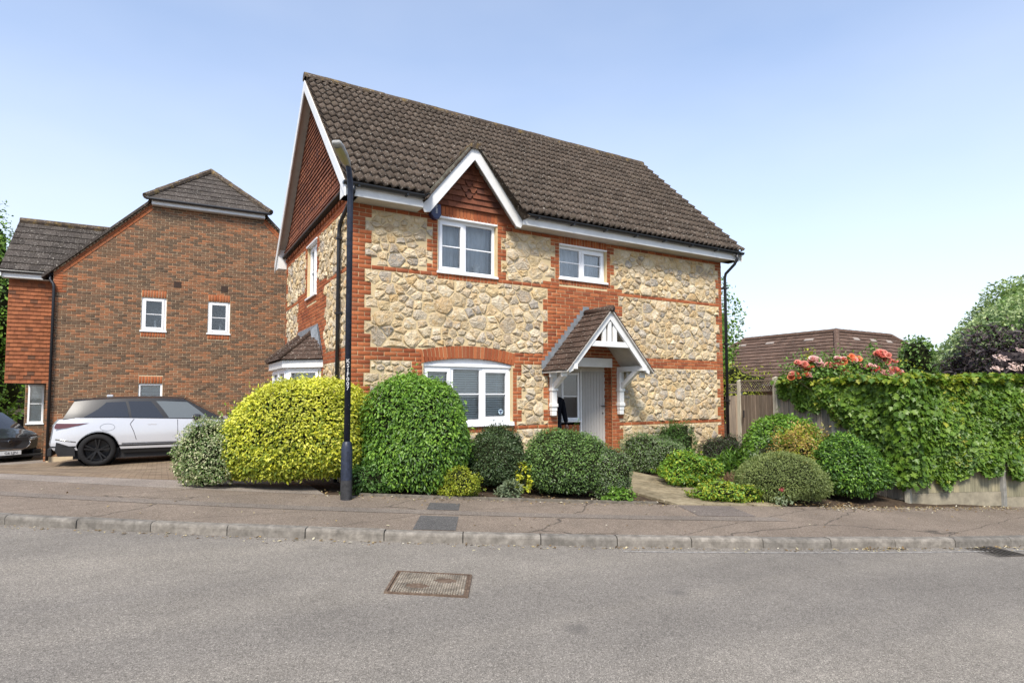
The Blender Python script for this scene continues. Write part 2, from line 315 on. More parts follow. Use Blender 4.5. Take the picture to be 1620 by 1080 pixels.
for a in range(-13, 14):
    p0, p1 = Vector(koff(a-.495, 0)), Vector(koff(a+.495, 0)); q0, q1 = Vector(koff(a-.495, .125)), Vector(koff(a+.495, .125)); jz = random.uniform(-.006, .006); jn = random.uniform(-.004, .004)
    mbk = MB(); V = []
    for P, Q in ((p0, q0), (p1, q1)):
        n_ = (Q-P).normalized(); P = P+n_*jn
        V += [P+Vector((0,0,-.1)), P+n_*.004+Vector((0,0,.075+jz)), P+n_*.012+Vector((0,0,.098+jz)), P+n_*.034+Vector((0,0,.113+jz)), Q+Vector((0,0,.116+jz)), Q+Vector((0,0,-.1))]
    mbk.add(V, [(0,1,2,3,4,5), (11,10,9,8,7,6)]+[(b, (b+1)%6, (b+1)%6+6, b+6) for b in range(6)])
    mbk.v = [tuple(Vector(v)-kerb.location) for v in mbk.v]
    mbk.build('kerb_stone', kerb_m, kerb, bevel=.006)
# edging between footway and beds, driveway, apron
em = simple('edging_concrete', (.20,.175,.14), .9, .2, dirt=.3, ds=12)
for i0, i1 in ((-2.4, 2.9),):
    V = []; ii = np.linspace(i0, i1, 24)
    for i in ii:
        for n, h in ((2.05, -.1), (2.05, .185), (2.10, .19), (2.10, -.1)): p = koff(i, n); V.append((p[0], p[1], p[2]+h))
    tag(MB().add(V, [(a*4+b, a*4+(b+1)%4, a*4+4+(b+1)%4, a*4+4+b) for a in range(23) for b in range(4)]+[(0,1,2,3), (95,94,93,92)]).build('bed_edging', em), kind='structure')
def tsheet(name, poly_fn, us, vs_, mat, dz):
    V = []
    for u in us:
        for v in vs_: x, y = poly_fn(u, v); V.append((x, y, TZ(x, y)+dz))
    m = len(vs_); return tag(MB().add(V, [(a*m+b, a*m+b+1, (a+1)*m+b+1, (a+1)*m+b) for a in range(len(us)-1) for b in range(m-1)]).build(name, mat, smooth=True), kind='structure')
def drv(u, v):
    p = koff(-22+19.0*u, 2.05); q = (-22+21.2*u, 10.9+.0*u); return p[0]*(1-v)+q[0]*v, p[1]*(1-v)+q[1]*v
tsheet('driveway', lambda u, v: drv(u, .11+.89*v), np.linspace(0, 1, 30), np.linspace(0, 1, 30), paving(), .004)
tsheet('driveway_apron', lambda u, v: drv(u, .112*v), np.linspace(0, 1, 30), np.linspace(0, 1, 6), apron_m, .002)
tsheet('rear_drive', lambda u, v: (-14+8.6*u, 10.9+13*v), np.linspace(0, 1, 8), np.linspace(0, 1, 8), apron_m, .002)

# ------------------------------------------------------------------ masonry tools
C = .075
def MF(u, z, d): return (u, -d, z)                     # front wall: u along x, d outwards
def ML(u, z, d): return (-d, u, z)                     # gable wall: u along y
def mbox(mb, M, u0, u1, z0, z1, d0, d1):
    return mb.add([M(u, z, d) for u in (u0, u1) for z in (z0, z1) for d in (d0, d1)], [(0,1,3,2),(4,6,7,5),(0,4,5,1),(2,3,7,6),(0,2,6,4),(1,5,7,3)])
def blockV(w_, h_, d0, d1, ch):
    a, b = w_/2, h_/2; i, j = a-ch, b-ch
    return [(-a,-b,d0),(a,-b,d0),(a,b,d0),(-a,b,d0),(-a,-b,d1-ch),(a,-b,d1-ch),(a,b,d1-ch),(-a,b,d1-ch),(-i,-j,d1),(i,-j,d1),(i,j,d1),(-i,j,d1)]
BF = [(0,1,5,4),(1,2,6,5),(2,3,7,6),(3,0,4,7),(4,5,9,8),(5,6,10,9),(6,7,11,10),(7,4,8,11),(8,9,10,11)]
BFA = np.array(BF)
def fill(u0, u1, k, out, z0=None, h=C):
    wd = u1-u0
    if wd < .04: return
    n = max(1, round(wd/.1125)); s = wd/n; seq = []; left = n
    if k % 2 and left > 1: seq.append(1); left -= 1
    while left > 0: t = 2 if left >= 2 else 1; seq.append(t); left -= t
    u = u0
    for t in seq: out.append((u, u+t*s, (k*C if z0 is None else z0), (k*C if z0 is None else z0)+h)); u += t*s
def sub_iv(iv, a, b):
    r = []
    for u0, u1 in iv:
        if b <= u0 or a >= u1: r.append((u0, u1)); continue
        if a > u0: r.append((u0, a))
        if b < u1: r.append((b, u1))
    return r
def merge(iv):
    iv = sorted(iv); r = []
    for a, b in iv:
        if r and a <= r[-1][1]+.01: r[-1] = (r[-1][0], max(b, r[-1][1]))
        else: r.append((a, b))
    return r
def layout(kmax, ivf, openings):
    bricks = []; rects = []
    for k in range(kmax):
        iv = merge(ivf(k)); z0, z1 = k*C, (k+1)*C
        for (a, b, c0, c1) in openings:
            if c0 < z1-.02 and c1 > z0+.02: iv = sub_iv(iv, a, b)
        for a, b in iv: fill(a, b, k, bricks); rects.append((a, b, z0, z1))
    return bricks, rects
def clip(poly, a, b, c):                               # keep a*u+b*v<=c
    out = []
    for i in range(len(poly)):
        p, q = poly[i], poly[(i+1) % len(poly)]; dp, dq = a*p[0]+b*p[1]-c, a*q[0]+b*q[1]-c
        if dp <= 0: out.append(p)
        if dp*dq < 0: t = dp/(dp-dq); out.append((p[0]+t*(q[0]-p[0]), p[1]+t*(q[1]-p[1])))
    return out
def area(p): return abs(sum(p[i][0]*p[(i+1) % len(p)][1]-p[(i+1) % len(p)][0]*p[i][1] for i in range(len(p))))/2 if len(p) > 2 else 0
def rubble(u0, u1, z0, z1, cuts, smin=.092, smax=.275, an=1.28):
    W, H = (u1-u0)/an, z1-z0; pts = []; tries = 0
    while tries < 2500:
        p = (random.uniform(0, W), random.uniform(0, H), random.choice([smin, smin*1.35, (smin+smax)/2, smax, smax]) if tries < 1200 else smin*random.uniform(.9, 1.4)); tries += 1
        if all((p[0]-q[0])**2+(p[1]-q[1])**2 > (.5*(p[2]+q[2]))**2 for q in pts): pts.append(p)
    cuts = np.array(cuts) if len(cuts) else np.zeros((0, 4)); res = []
    for i, p in enumerate(pts):
        poly = [(0,0),(W,0),(W,H),(0,H)]
        for j, q in enumerate(pts):
            if i == j: continue
            dx, dy = q[0]-p[0], q[1]-p[1]; d2 = dx*dx+dy*dy
            if d2 > .8: continue
            t = .5+.12*(p[2]-q[2])/(p[2]+q[2])*2
            poly = clip(poly, dx, dy, dx*(p[0]+dx*t)+dy*(p[1]+dy*t))
            if len(poly) < 3: break
        if len(poly) < 3: continue
        poly = [(u0+a*an, z0+b) for a, b in poly]
        for _ in range(6):
            if len(poly) < 3 or not len(cuts): break
            us = [a for a, b in poly]; zs_ = [b for a, b in poly]
            hit = cuts[(cuts[:,0] < max(us)-.004) & (cuts[:,1] > min(us)+.004) & (cuts[:,2] < max(zs_)-.004) & (cuts[:,3] > min(zs_)+.004)]
            done = True
            for c in hit:
                inside = clip(clip(clip(clip(poly, -1, 0, -c[0]), 1, 0, c[1]), 0, -1, -c[2]), 0, 1, c[3])
                if area(inside) < 2e-4: continue
                poly = max((clip(poly, 1, 0, c[0]), clip(poly, -1, 0, -c[1]), clip(poly, 0, 1, c[2]), clip(poly, 0, -1, -c[3])), key=area); done = False; break
            if done: break
        if area(poly) > .004: res.append(poly)
    return res
def stone_mesh(poly):
    cu = sum(a for a, b in poly)/len(poly); cz = sum(b for a, b in poly)/len(poly); mrad = math.sqrt(area(poly)/math.pi)
    g = min(random.choice((.002, .004, .007, .014))/mrad, .22); P = [(cu+(a-cu)*(1-g), cz+(b-cz)*(1-g)) for a, b in poly]
    Q = []
    for i in range(len(P)):
        a, b = P[i], P[(i+1) % len(P)]; ln = math.dist(a, b)
        if ln < .02: Q.append(((a[0]+b[0])/2, (a[1]+b[1])/2)); continue
        nx, nz2 = (b[1]-a[1])/ln, -(b[0]-a[0])/ln
        for t in ((random.uniform(.05, .16), random.uniform(.84, .95)) if ln < .13 else (random.uniform(.04, .12), random.uniform(.4, .6), random.uniform(.88, .96))):
            o = random.uniform(-.010, .004)*(1 if nx*((a[0]+b[0])/2-cu)+nz2*((a[1]+b[1])/2-cz) > 0 else -1); Q.append((a[0]+(b[0]-a[0])*t+nx*o, a[1]+(b[1]-a[1])*t+nz2*o))
    n = len(Q); dep = random.uniform(.012, .034); tx, tz = random.uniform(-.15, .15), random.uniform(-.20, .12); V = []
    for sc, dd, jt in ((1.0, -.008, 0), (random.uniform(.93, .98), dep*.36, .004), (.66, dep*.9, .010)):
        for a, b in Q:
            x, z = (a-cu)*sc, (b-cz)*sc; V.append((x, z, dd if dd < 0 else max(.005, dd+x*tx+z*tz+random.uniform(-jt, jt))))
    V.append((random.uniform(-.3, .3)*mrad, random.uniform(-.3, .3)*mrad, max(.01, dep+random.uniform(-.006, .012))))
    Fs = [(i, (i+1) % n, n+(i+1) % n, n+i) for i in range(n)]+[(n+i, n+(i+1) % n, 2*n+(i+1) % n, 2*n+i) for i in range(n)]+[(2*n+i, 2*n+(i+1) % n, 3*n) for i in range(n)]
    return (cu, cz), V, Fs
def tile_facet(bl, br, tr, tl, rows, wd, th, emit, over=1.18, jit=.004, lift=None):
    bl, br, tr, tl = map(Vector, (bl, br, tr, tl)); N = (br-bl).cross(tl-bl).normalized()
    if N.z < 0: N = -N
    lift = lift or th*1.3
    for r_ in range(rows):
        t0, t1 = r_/rows, min((r_+over)/rows, 1.0)
        a, b, a2, b2 = bl.lerp(tl, t0), br.lerp(tr, t0), bl.lerp(tl, t1), br.lerp(tr, t1)
        L = (b-a).length
        if L < .03: continue
        n = max(1, round(L/wd)); cuts = [0]+[(k+(.5 if r_ % 2 else 0))/n for k in range(0 if r_ % 2 else 1, n)]+[1]
        for c0, c1 in zip(cuts, cuts[1:]):
            if (c1-c0)*L < .02: continue
            e = .0012/L if L > 0 else 0; c0 += e*2; c1 -= e*2; j = random.uniform(0, jit)
            top = [a.lerp(b, c0)+N*(lift+j), a.lerp(b, c1)+N*(lift+j), a2.lerp(b2, c1)+N*(th*.4), a2.lerp(b2, c0)+N*(th*.4)]
            dl = random.uniform(-.004, .004); sl = (bl-tl).normalized()*dl; top[0] += sl; top[1] += sl
            emit([p-N*th for p in top]+top, [(0,3,2,1),(4,5,6,7),(0,1,5,4),(1,2,6,5),(2,3,7,6),(3,0,4,7)], r_)
def window(par, M, u0, u1, z0, z1, lights, barf=.5, back=None, sill=True, sb=.07, fw_=.055, name='window', sillm=None, bars=True):
    """white window: frame (the part), sashes, panes, glazing bars and sill are sub-parts"""
    mb = MB(); dA, dB = -sb-.06, -sb
    for a, b, c, d in ((u0, u1, z0, z0+fw_), (u0, u1, z1-fw_, z1), (u0, u0+fw_, z0+fw_, z1-fw_), (u1-fw_, u1, z0+fw_, z1-fw_)): mbox(mb, M, a, b, c, d, dA, dB)
    for (a, b, cs), (a2, b2, cs2) in zip(lights, lights[1:]): mbox(mb, M, b, a2, z0+fw_, z1-fw_, dA, dB)
    wo = mb.build(name, upvc, par, bevel=.006)
    for a, b, cs in lights:
        la, lb, lc, ld = a, b, z0+fw_, z1-fw_
        if cs:
            s = .05; mb = MB()
            for e in ((la-.012, lb+.012, lc-.012, lc+s), (la-.012, lb+.012, ld-s, ld+.012), (la-.012, la+s, lc+s, ld-s), (lb-s, lb+.012, lc+s, ld-s)): mbox(mb, M, *e, dB-.045, dB+.018)
            mb.build('sash', upvc, wo, bevel=.006); la += s; lb -= s; lc += s; ld -= s
        mbox(MB(), M, la-.01, lb+.01, lc-.01, ld+.01, dB-.034, dB-.030).build('pane', pane_m, wo)
        if bars: zz = z0+(z1-z0)*barf; mbox(MB(), M, la, lb, zz-.011, zz+.011, dB-.029, dB-.012+(.008 if cs else 0)).build('glazing_bar', upvc, wo, bevel=.003)
    if sill: mbox(MB(), M, u0-.03, u1+.03, z0-.045, z0-.002, -sb-.05, .045).build('sill', sillm or upvc, wo, bevel=.006)
    if back == 'blind':
        mb = MB(); z = z0+.02
        while z < z1-.03:
            mb.add([M(u0+.02, z+.002, -sb-.095), M(u1-.02, z+.002, -sb-.095), M(u1-.02, z+.036, -sb-.115), M(u0+.02, z+.036, -sb-.115)], [(0,1,2,3)]); z += .044
        for uu in (u0+.25, (u0+u1)/2, u1-.25): mbox(mb, M, uu-.003, uu+.003, z0, z1, -sb-.104, -sb-.101)
        mb.build('blind', blindm, wo)
        mbox(MB(), M, u0-.1, u1+.1, z0-.1, z1+.1, -.75, -.74).build('room_wall', inner, wo)
    elif back == 'curtain':
        mb = MB(); n = 40; V = []
        for k in range(n+1):
            u = u0+.02+(u1-u0-.04)*k/n
            for z in (z0, z1): V.append(M(u, z, -sb-.22+.02*math.sin(k*1.9)+.008*math.sin(k*.7)))
        mb.add(V, [(2*k, 2*k+2, 2*k+3, 2*k+1) for k in range(n)]); mb.build('net_curtain', curtain, wo)
    elif back == 'room':
        mbox(MB(), M, u0-.1, u1+.1, z0-.1, z1+.1, -.62, -.60).build('room_wall', inner, wo)
    return wo
def walled(mb, M, us, zs_, openings, th):
    """front skin with holes + reveals; us/zs_ outer extents"""
    U = sorted(set([us[0], us[1]]+[v for o in openings for v in o[:2]])); Z = sorted(set([zs_[0], zs_[1]]+[v for o in openings for v in o[2:]]))
    for a, b in zip(U, U[1:]):
        for c, d in zip(Z, Z[1:]):
            if any(o[0] <= a+1e-6 and o[1] >= b-1e-6 and o[2] <= c+1e-6 and o[3] >= d-1e-6 for o in openings): continue
            mb.add([M(a, c, 0), M(b, c, 0), M(b, d, 0), M(a, d, 0)], [(0,1,2,3)])
            mb.add([M(a, c, -th), M(b, c, -th), M(b, d, -th), M(a, d, -th)], [(0,3,2,1)])
    for a, b, c, d in openings:
        for p, q in (((a,c),(a,d)), ((b,c),(b,d)), ((a,c),(b,c)), ((a,d),(b,d))):
            mb.add([M(*p, 0), M(*q, 0), M(*q, -th), M(*p, -th)], [(0,1,2,3)])

# ------------------------------------------------------------------ the stone-and-brick house
LN, WD = 9.25, 6.27
house = empty('house', (0, 0, 0), 0, 'detached two storey house of cream rubble stone and red brick with steep grey-brown tiled roof', 'house')
GW = (1.315, 3.165, 1.05, 2.335); W1 = (1.588, 2.813, 3.9, 4.95); W2 = (4.32, 5.56, 4.05, 4.79); DR = (4.25, 5.684, 0, 2.25); LW = (2.68, 3.66, 3.75, 4.95)
mb = MB(); walled(mb, MF, (0, LN), (-.4, 5.02), [GW, W1, W2, (4.25, 5.684, -.4, 2.25)], .11)
walled(mb, ML, (0, WD), (-.4, 5.3), [LW], .11)
mb.add([(0,0,5.02),(0,-.0,5.3),(0,WD,5.3),(0,WD,5.02)], [(0,1,2,3)])
mb.add([(0,0,5.3),(0,WD/2,8.32),(0,WD,5.3)], [(0,1,2)])
mb.add([(LN,0,-.4),(LN,WD,-.4),(LN,WD,5.3),(LN,WD/2,8.32),(LN,0,5.3)], [(0,1,2,3,4)])
mb.add([(0,WD,-.4),(LN,WD,-.4),(LN,WD,5.3),(0,WD,5.3)], [(0,1,2,3)])
wall = mb.build('wall', mortar_c, house, recalc=False)
WQ = .225
def ivF(k):
    q = (k//3) % 2; iv = [(0, .3375 if q else .225), (LN-(.225 if q else .1125), LN)]
    if k in (13, 30, 31, 32, 51) or k >= 65: iv.append((0, LN))
    j = .225 if q else .1125
    if 12 <= k <= 32: iv += [(GW[0]-j, GW[0]), (GW[1], GW[1]+j)]
    if k >= 51: iv += [(W1[0]-j, W1[0]), (W1[1], W1[1]+j), (W2[0]-j, W2[0]), (W2[1], W2[1]+j)]
    if 32 <= k <= 52: iv.append((3.9 if q else 4.0125, 6.01 if q else 5.9))
    if k <= 30: iv += [(3.9 if q else 4.0125, DR[0]), (DR[1], 6.0 if q else 5.9)]
    return iv
opF = [(1.277, 3.222, 2.2, 2.49), (GW[0]-.02, GW[1]+.02, .9375, 2.3), (W1[0]-.012, W1[1]+.03, 3.7875, 5.16), (W2[0]-.01, W2[1]+.02, 3.9375, 4.995), (4.25, 5.684, -1, 2.25)]
bF, rF = layout(67, ivF, opF)
def upright(u0, u1, z0, z1, out):
    n = round((u1-u0)/.075); s = (u1-u0)/n
    for a in range(n): out.append((u0+a*s, u0+(a+1)*s, z0, z1))
spF = []
upright(GW[0]-.02, GW[1]+.02, .9375, 1.05, spF); upright(W1[0]-.012, W1[1]+.03, 3.7875, 3.9, spF); upright(W1[0]-.012, W1[1]+.03, 4.95, 5.16, spF); upright(W2[0]-.01, W2[1]+.02, 3.9375, 4.05, spF); upright(W2[0]-.01, W2[1]+.02, 4.79, 4.995, spF)
def ivL(k):
    q = (k//3) % 2; iv = [(0, .225 if q else .3375), (WD-(.225 if q else .1125), WD)]
    if k in (13, 30, 31, 32, 51) or k >= 66: iv.append((0, WD))
    j = .225 if q else .1125
    if k >= 51: iv += [(LW[0]-j, LW[0]), (LW[1], LW[1]+j)]
    if 32 <= k <= 52: iv.append((1.8 if q else 1.92, 4.72 if q else 4.6))
    if k <= 30: iv += [(1.9, 2.2), (4.9, 5.2)]
    return iv
opL = [(LW[0], LW[1], 3.64, 4.95), (2.2, 4.95, -1, 2.3)]
bL, rL = layout(71, ivL, opL); upright(LW[0], LW[1], 3.6375, 3.75, bL); upright(4.25, 4.26, 1, 1.01, []) if False else None
# individual bricks: the front-wall ones that show largest (nearest the camera), the rest one joined part
def dist(p): return (Vector(p)-CAM).length
vis = [b for b in bF if not (b[3] < 1.7 and b[0] < 1.25 and b[1] > .25)]
cand = sorted([(dist(MF((b[0]+b[1])/2, (b[2]+b[3])/2, 0))-(b[1]-b[0])*8, b) for b in bF+spF if b[2] > .85 or b[0] > 5.6], key=lambda t: t[0])
solo = [b for _, b in cand[:272]]; solo_set = set(solo); cache = {}
def brick_obj(b, M, rotz, par, mat, name='brick'):
    w_, h_ = round((b[1]-b[0]-.011)*200)/200, round((b[3]-b[2]-.011)*400)/400; pr = random.choice((.007, .010, .013)); key = (w_, h_, pr, mat.name)
    if key not in cache:
        cache[key] = mesh_np('brick', [(x, -d, z) for x, z, d in blockV(w_, h_, -.02, pr, .003)], BFA); cache[key].materials.append(mat)
    o = link(name, cache[key], par, Vector(M((b[0]+b[1])/2, (b[2]+b[3])/2, 0))-(par.location if par.parent else Vector()), (0, 0, rotz)); return o
for b in solo: brick_obj(b, MF, 0, wall, brick_o)
def join_blocks(mb, bl, M, gap=.011, pr=(.006, .013)):
    for b in bl:
        cu, cz = (b[0]+b[1])/2, (b[2]+b[3])/2; mb.add([M(cu+x, cz+z, d) for x, z, d in blockV(max(.02, b[1]-b[0]-gap), b[3]-b[2]-gap, -.02, random.uniform(*pr), .003)], BF)
mb = MB(); join_blocks(mb, [b for b in bF+spF if b not in solo_set], MF); join_blocks(mb, bL, ML)
# reveal of the porch opening and dentils under the tile hanging
def MRv(u, z, d): return (5.684-d, u, z)
rv = []
for k in range(0, 30): fill(.012, .3375, k, rv)
join_blocks(mb, rv, MRv)
for k in range(28): u = .05+k*.225; join_blocks(mb, [(u, u+.1125, 5.10, 5.175)], lambda a, b, c: ML(a, b, c+.035))
mb.build('brickwork', brick_j, wall, kind='stuff', recalc=False)
# segmental arch over the ground floor window
ARC, acx, acz = 4.33, 2.24, 2.33-4.33; nb = 26; ah = math.asin(.972/ARC)
for a in range(nb):
    t0, t1 = -ah+2*ah*a/nb, -ah+2*ah*(a+1)/nb; e = .0012; P = [(ARC, t0+e), (ARC, t1-e), (ARC+.232, t1-e), (ARC+.232, t0+e)]
    MB().prism([(acx+r_*math.sin(t), acz+r_*math.cos(t)) for r_, t in P], MF, -.1, random.uniform(.007, .012)).build('brick', brick_o, wall)
# stones
cutF = rF+[(b[0], b[1], b[2], b[3]) for b in spF]+[(acx+ARC*math.sin(t)-.08, acx+ARC*math.sin(t)+.08, 2.2, acz+(ARC+.245)*math.cos(t)) for t in np.linspace(-ah, ah, 15)]
cutF += [(W1[0], W1[1], 3.9, 5), (W2[0], W2[1], 4.05, 5), (GW[0], GW[1], 1.05, 2.3), (4.25, 5.684, -1, 2.3)]
panF = [(.225, 1.476, 3.9, 4.875), (2.925, 4.21, 3.9, 4.875), (5.67, LN-.11, 3.9, 4.875), (.225, 4.02, 2.475, 3.825), (5.89, LN-.11, 2.475, 3.825), (.225, 1.21, 1.05, 2.25), (3.27, 4.02, 1.05, 2.25), (5.89, LN-.11, 1.05, 2.25), (.225, 4.02, -.1, .975), (5.89, LN-.11, -.1, .975)]
panL = [(.225, 2.57, 3.9, 4.95), (3.77, WD-.11, 3.9, 4.95), (.225, 1.93, 2.475, 3.825), (4.59, WD-.11, 2.475, 3.825), (.225, 1.95, 1.05, 2.25), (5.1, WD-.11, 1.05, 2.25), (.225, 2.0, 0, .975)]
st = []
for p in panF: st += [(poly, MF) for poly in rubble(*p, cutF)]
for p in panL: st += [(poly, ML) for poly in rubble(*p, rL+[(LW[0], LW[1], 3.6, 5)], .10, .25)]
def skey(s):
    cu = sum(a for a, b in s[0])/len(s[0]); cz = sum(b for a, b in s[0])/len(s[0]); P = s[1](cu, cz, 0)
    hid = (s[1] is ML) or cz < .75
    return -(area(s[0])/dist(P)**2)*(0.05 if hid else 1)
st.sort(key=skey); mb = MB()
for n_, (poly, M) in enumerate(st):
    (cu, cz), V, Fs = stone_mesh(poly)
    if n_ < 300 and M is MF:
        me = mesh_np('stone', [(x, -d, z) for x, z, d in V], Fs); me.materials.append(stone_o); link('stone', me, wall, Vector(MF(cu, cz, 0))-wall.location)
    else: mb.add([M(cu+x, cz+z, d) for x, z, d in V], Fs)
mb.build('rubble_stonework', stone_j, wall, kind='stuff')
# windows
wA = window(house, MF, GW[0], GW[1], 1.13, 2.17, [(1.37, 1.86, True), (1.935, 2.485, False), (2.56, 3.11, True)], .51, 'blind', fw_=.05)
mbox(MB(), MF, GW[0]-.0, GW[1]+.0, 2.17, 2.228, -.13, -.03).build('head_drip', upvc, wA, bevel=.005)
MB().prism([(GW[0]-.03, 2.232), (GW[1]+.03, 2.232), (GW[1]+.03, 2.36), (GW[0]-.03, 2.36)], MF, -.14, -.06).build('arch_board', upvc, wA)
mbox(MB(), MF, GW[0]-.03, GW[1]+.03, 1.05, 1.086, -.12, .055).build('sill_nose', upvc, wA, bevel=.005)
stk = MB().lathe([(0, 0), (.052, 0), (.052, .002), (0, .002)], (2.95, .065, 1.32), 'y', 20).build('sticker', simple('pale_blue_sticker', (.45,.58,.66), .5), wA)
mbox(MB(), MF, 2.917, 2.985, 1.325, 1.345, -.0645, -.062).build('sticker_mark', navy, wA); mbox(MB(), MF, 2.94, 2.962, 1.28, 1.325, -.0645, -.062).build('sticker_mark', navy, wA)
wB = window(house, MF, W1[0], W1[1], 3.93, 4.93, [(1.645, 2.125, True), (2.19, 2.755, False)], .5, 'curtain')
mbox(MB(), MF, W1[0]-.01, W1[1]+.02, 4.93, 4.962, -.1, .02).build('head_drip', upvc, wB, bevel=.004)
wC = window(house, MF, W2[0], W2[1], 4.08, 4.77, [(4.375, 4.885, False), (4.95, 5.505, True)], .52, 'curtain')
mbox(MB(), MF, W2[0]-.01, W2[1]+.02, 4.77, 4.80, -.1, .02).build('head_drip', upvc, wC, bevel=.004)
wD = window(house, ML, LW[0], LW[1], 3.79, 4.93, [(2.735, 3.14, True), (3.20, 3.605, True)], .5, 'curtain')
mbox(MB(), ML, LW[0]-.02, LW[1]+.02, 4.93, 4.965, -.1, .03).build('head_drip', upvc, wD)
# a plant on the sill inside
pl = MB().lathe([(0, 3.99), (.055, 3.99), (.065, 4.07), (0, 4.07)], (2.46, .19, 0), 'z', 10)
for k in range(16): a = k*2.4; pl.bar((2.46, .19, 4.06), (2.46+.09*math.cos(a), .19+.03*math.sin(a), 4.14+.06*(k % 4)/3), .012, .012)
pl.build('potted_plant', white, wB)
# alarm box
ab = MB().prism([(1.46, 4.86), (1.55, 4.86), (1.60, 4.94), (1.59, 5.14), (1.40, 5.14), (1.39, 4.94)], MF, .0, .12).build('alarm_box', navy, house, bevel=.015)
tm = text_mesh('ALARM', .052); tm.materials.append(white); link('lettering', tm, ab, Vector((1.50, -.123, 5.04))-ab.location, (R(90), R(90), 0))
# ---- main roof
TAN = .959; EY, EZ = -.42, 5.19; RZ = EZ+TAN*(WD/2-EY); sl = math.atan(TAN); cs, sn = math.cos(sl), math.sin(sl)
X0, X1 = -.25, LN+.32
mb = MB()
yb = WD-EY
def slab(Q): mb.add(list(Q)+[(x, y, z-.05) for x, y, z in Q], [(0,1,2,3),(4,7,6,5),(0,4,5,1),(1,5,6,2),(2,6,7,3),(3,7,4,0)])
def zr(y): return EZ-.03+TAN*(y-EY-.03)
yg = (6.30-EZ)/TAN+EY
for xa, xb, ya in ((X0+.02, 1.22, EY+.03), (1.22, 3.18, yg), (3.18, X1-.02, EY+.03)): slab([(xa, ya, zr(ya)), (xb, ya, zr(ya)), (xb, WD/2, RZ-.06), (xa, WD/2, RZ-.06)])
for sg in (-1, 1): mb.add([(2.2+sg*.98, EY+.03+.05, zr(EY+.08)), (2.2+sg*.98, yg, zr(yg)), (2.2, yg, zr(yg))], [(0,1,2)])
slab([(X1-.02, yb-.03, EZ-.03), (X0+.02, yb-.03, EZ-.03), (X0+.02, WD/2, RZ-.06), (X1-.02, WD/2, RZ-.06)])
roof = mb.build('roof', tile_j, house)
NT_, TW = 33, (X1-X0)/33; GA = ((WD/2-EY)/cs)/16
V = []
for j in range(13):
    x = -TW/2+TW*j/12; ph = (j % 6)/6; wv = .027*math.cos(2*math.pi*ph)+.008*math.sin(4*math.pi*ph)
    V += [(x, -.014, wv+.010), (x, -.014, wv+.060), (x, GA*1.12, wv+.004)]
Fs = []
for j in range(12): a = j*3; Fs += [(a, a+3, a+4, a+1), (a+1, a+4, a+5, a+2)]
tmesh = mesh_np('roof_tile', V, np.array(Fs)); tmesh.materials.append(tile_o); tmesh.polygons.foreach_set('use_smooth', [True]*len(tmesh.polygons))
GX, GZ, GT = 2.2, 6.34, 1.24                            # gablet centre, apex and slope
TV = np.array(V); tl_ = []
for r_ in range(16):
    for c_ in range(NT_):
        x = X0+TW*(c_+.5); s = r_*GA; y, z = EY+s*cs, EZ+s*sn; yc, zc = y+.5*GA*cs, z+.5*GA*sn
        if abs(x-GX) < 1.05 and zc < GZ-GT*abs(x-GX)-.02: continue
        tl_.append((dist((x, yc, zc)), x, y, z))
tl_.sort(); mb = MB()
for n_, (d_, x, y, z) in enumerate(tl_):
    jx, jr = random.uniform(-.003, .003), random.uniform(-.006, .006)
    if n_ < 300: link('roof_tile', tmesh, roof, Vector((x+jx, y, z))-roof.location, (sl+random.uniform(-.012, .004), 0, jr))
    else: mb.add([(x+jx+p[0], y+p[1]*cs-p[2]*sn, z+p[1]*sn+p[2]*cs) for p in V], Fs)
o_ = mb.build('roof_tiling', tile_j, roof, kind='stuff', recalc=False); o_.data.polygons.foreach_set('use_smooth', [True]*len(o_.data.polygons))
rm = MB()
V = []; nr = 9; L_ = .46
for x in (-L_/2, L_/2):
    for k in range(nr): a = R(-100+200*k/(nr-1)); V.append((x, .125*math.sin(a), .125*math.cos(a)-.06))
rmesh = mesh_np('ridge_tile', V, [(k, k+1, nr+k+1, nr+k) for k in range(nr-1)]+[tuple(range(nr)), tuple(range(2*nr-1, nr-1, -1))]); rmesh.materials.append(tile_r)
nrt = 22
for k in range(nrt): link('ridge_tile', rmesh, roof, Vector((X0+(X1-X0)*(k+.5)/nrt, WD/2, RZ+.028+random.uniform(-.006, .006)))-roof.location, (0, random.uniform(-.008, .008), random.uniform(-.01, .01)))
# fascias, soffits, barge boards
def PX(u, v, d): return (d, u, v)
gl0, gl1 = 1.16, 3.24
for a, b in ((X0+.03, gl0), (gl1, X1-.1)):
    MB().box(a, b, -.335, -.31, 4.95, 5.13, .004).build('fascia_board', white, house); MB().box(a, b, -.31, .002, 4.95, 4.965).build('soffit', soffit, house)
bw = .24
for sx, nm in ((X0+.0, 'a'), (X1-.03, 'b')):
    for sgn in (1, -1):
        P = [(EY+.02, EZ-.045), (WD/2, RZ-.085), (WD/2, RZ-.085-bw), (EY+.02, EZ-.045-bw)]
        if sgn < 0: P = [(WD-a, b) for a, b in P]
        MB().prism(P, PX, sx, sx+.03).build('barge_board', white, house, bevel=.004)
        Q = [(EY+.03, EZ-.10), (WD/2, RZ-.14), (WD/2, RZ-.16), (EY+.03, EZ-.12)]
        if sgn < 0: Q = [(WD-a, b) for a, b in Q]
        sa = (sx+.03, -.0) if sx < 1 else (LN, sx)
        MB().prism(Q, PX, *sa).build('verge_soffit', soffit, house)
    for sgn in (1, -1):                                  # boxed ends of the eaves
        P = [(-.33, 4.95), (-.33, 5.16), (0, 5.45), (0, 4.95)]
        if sgn < 0: P = [(WD-a, b) for a, b in P]
        MB().prism(P, PX, sx+.031 if sx < 1 else LN, 0.001 if sx < 1 else sx-.001).build('eaves_box', white, house)
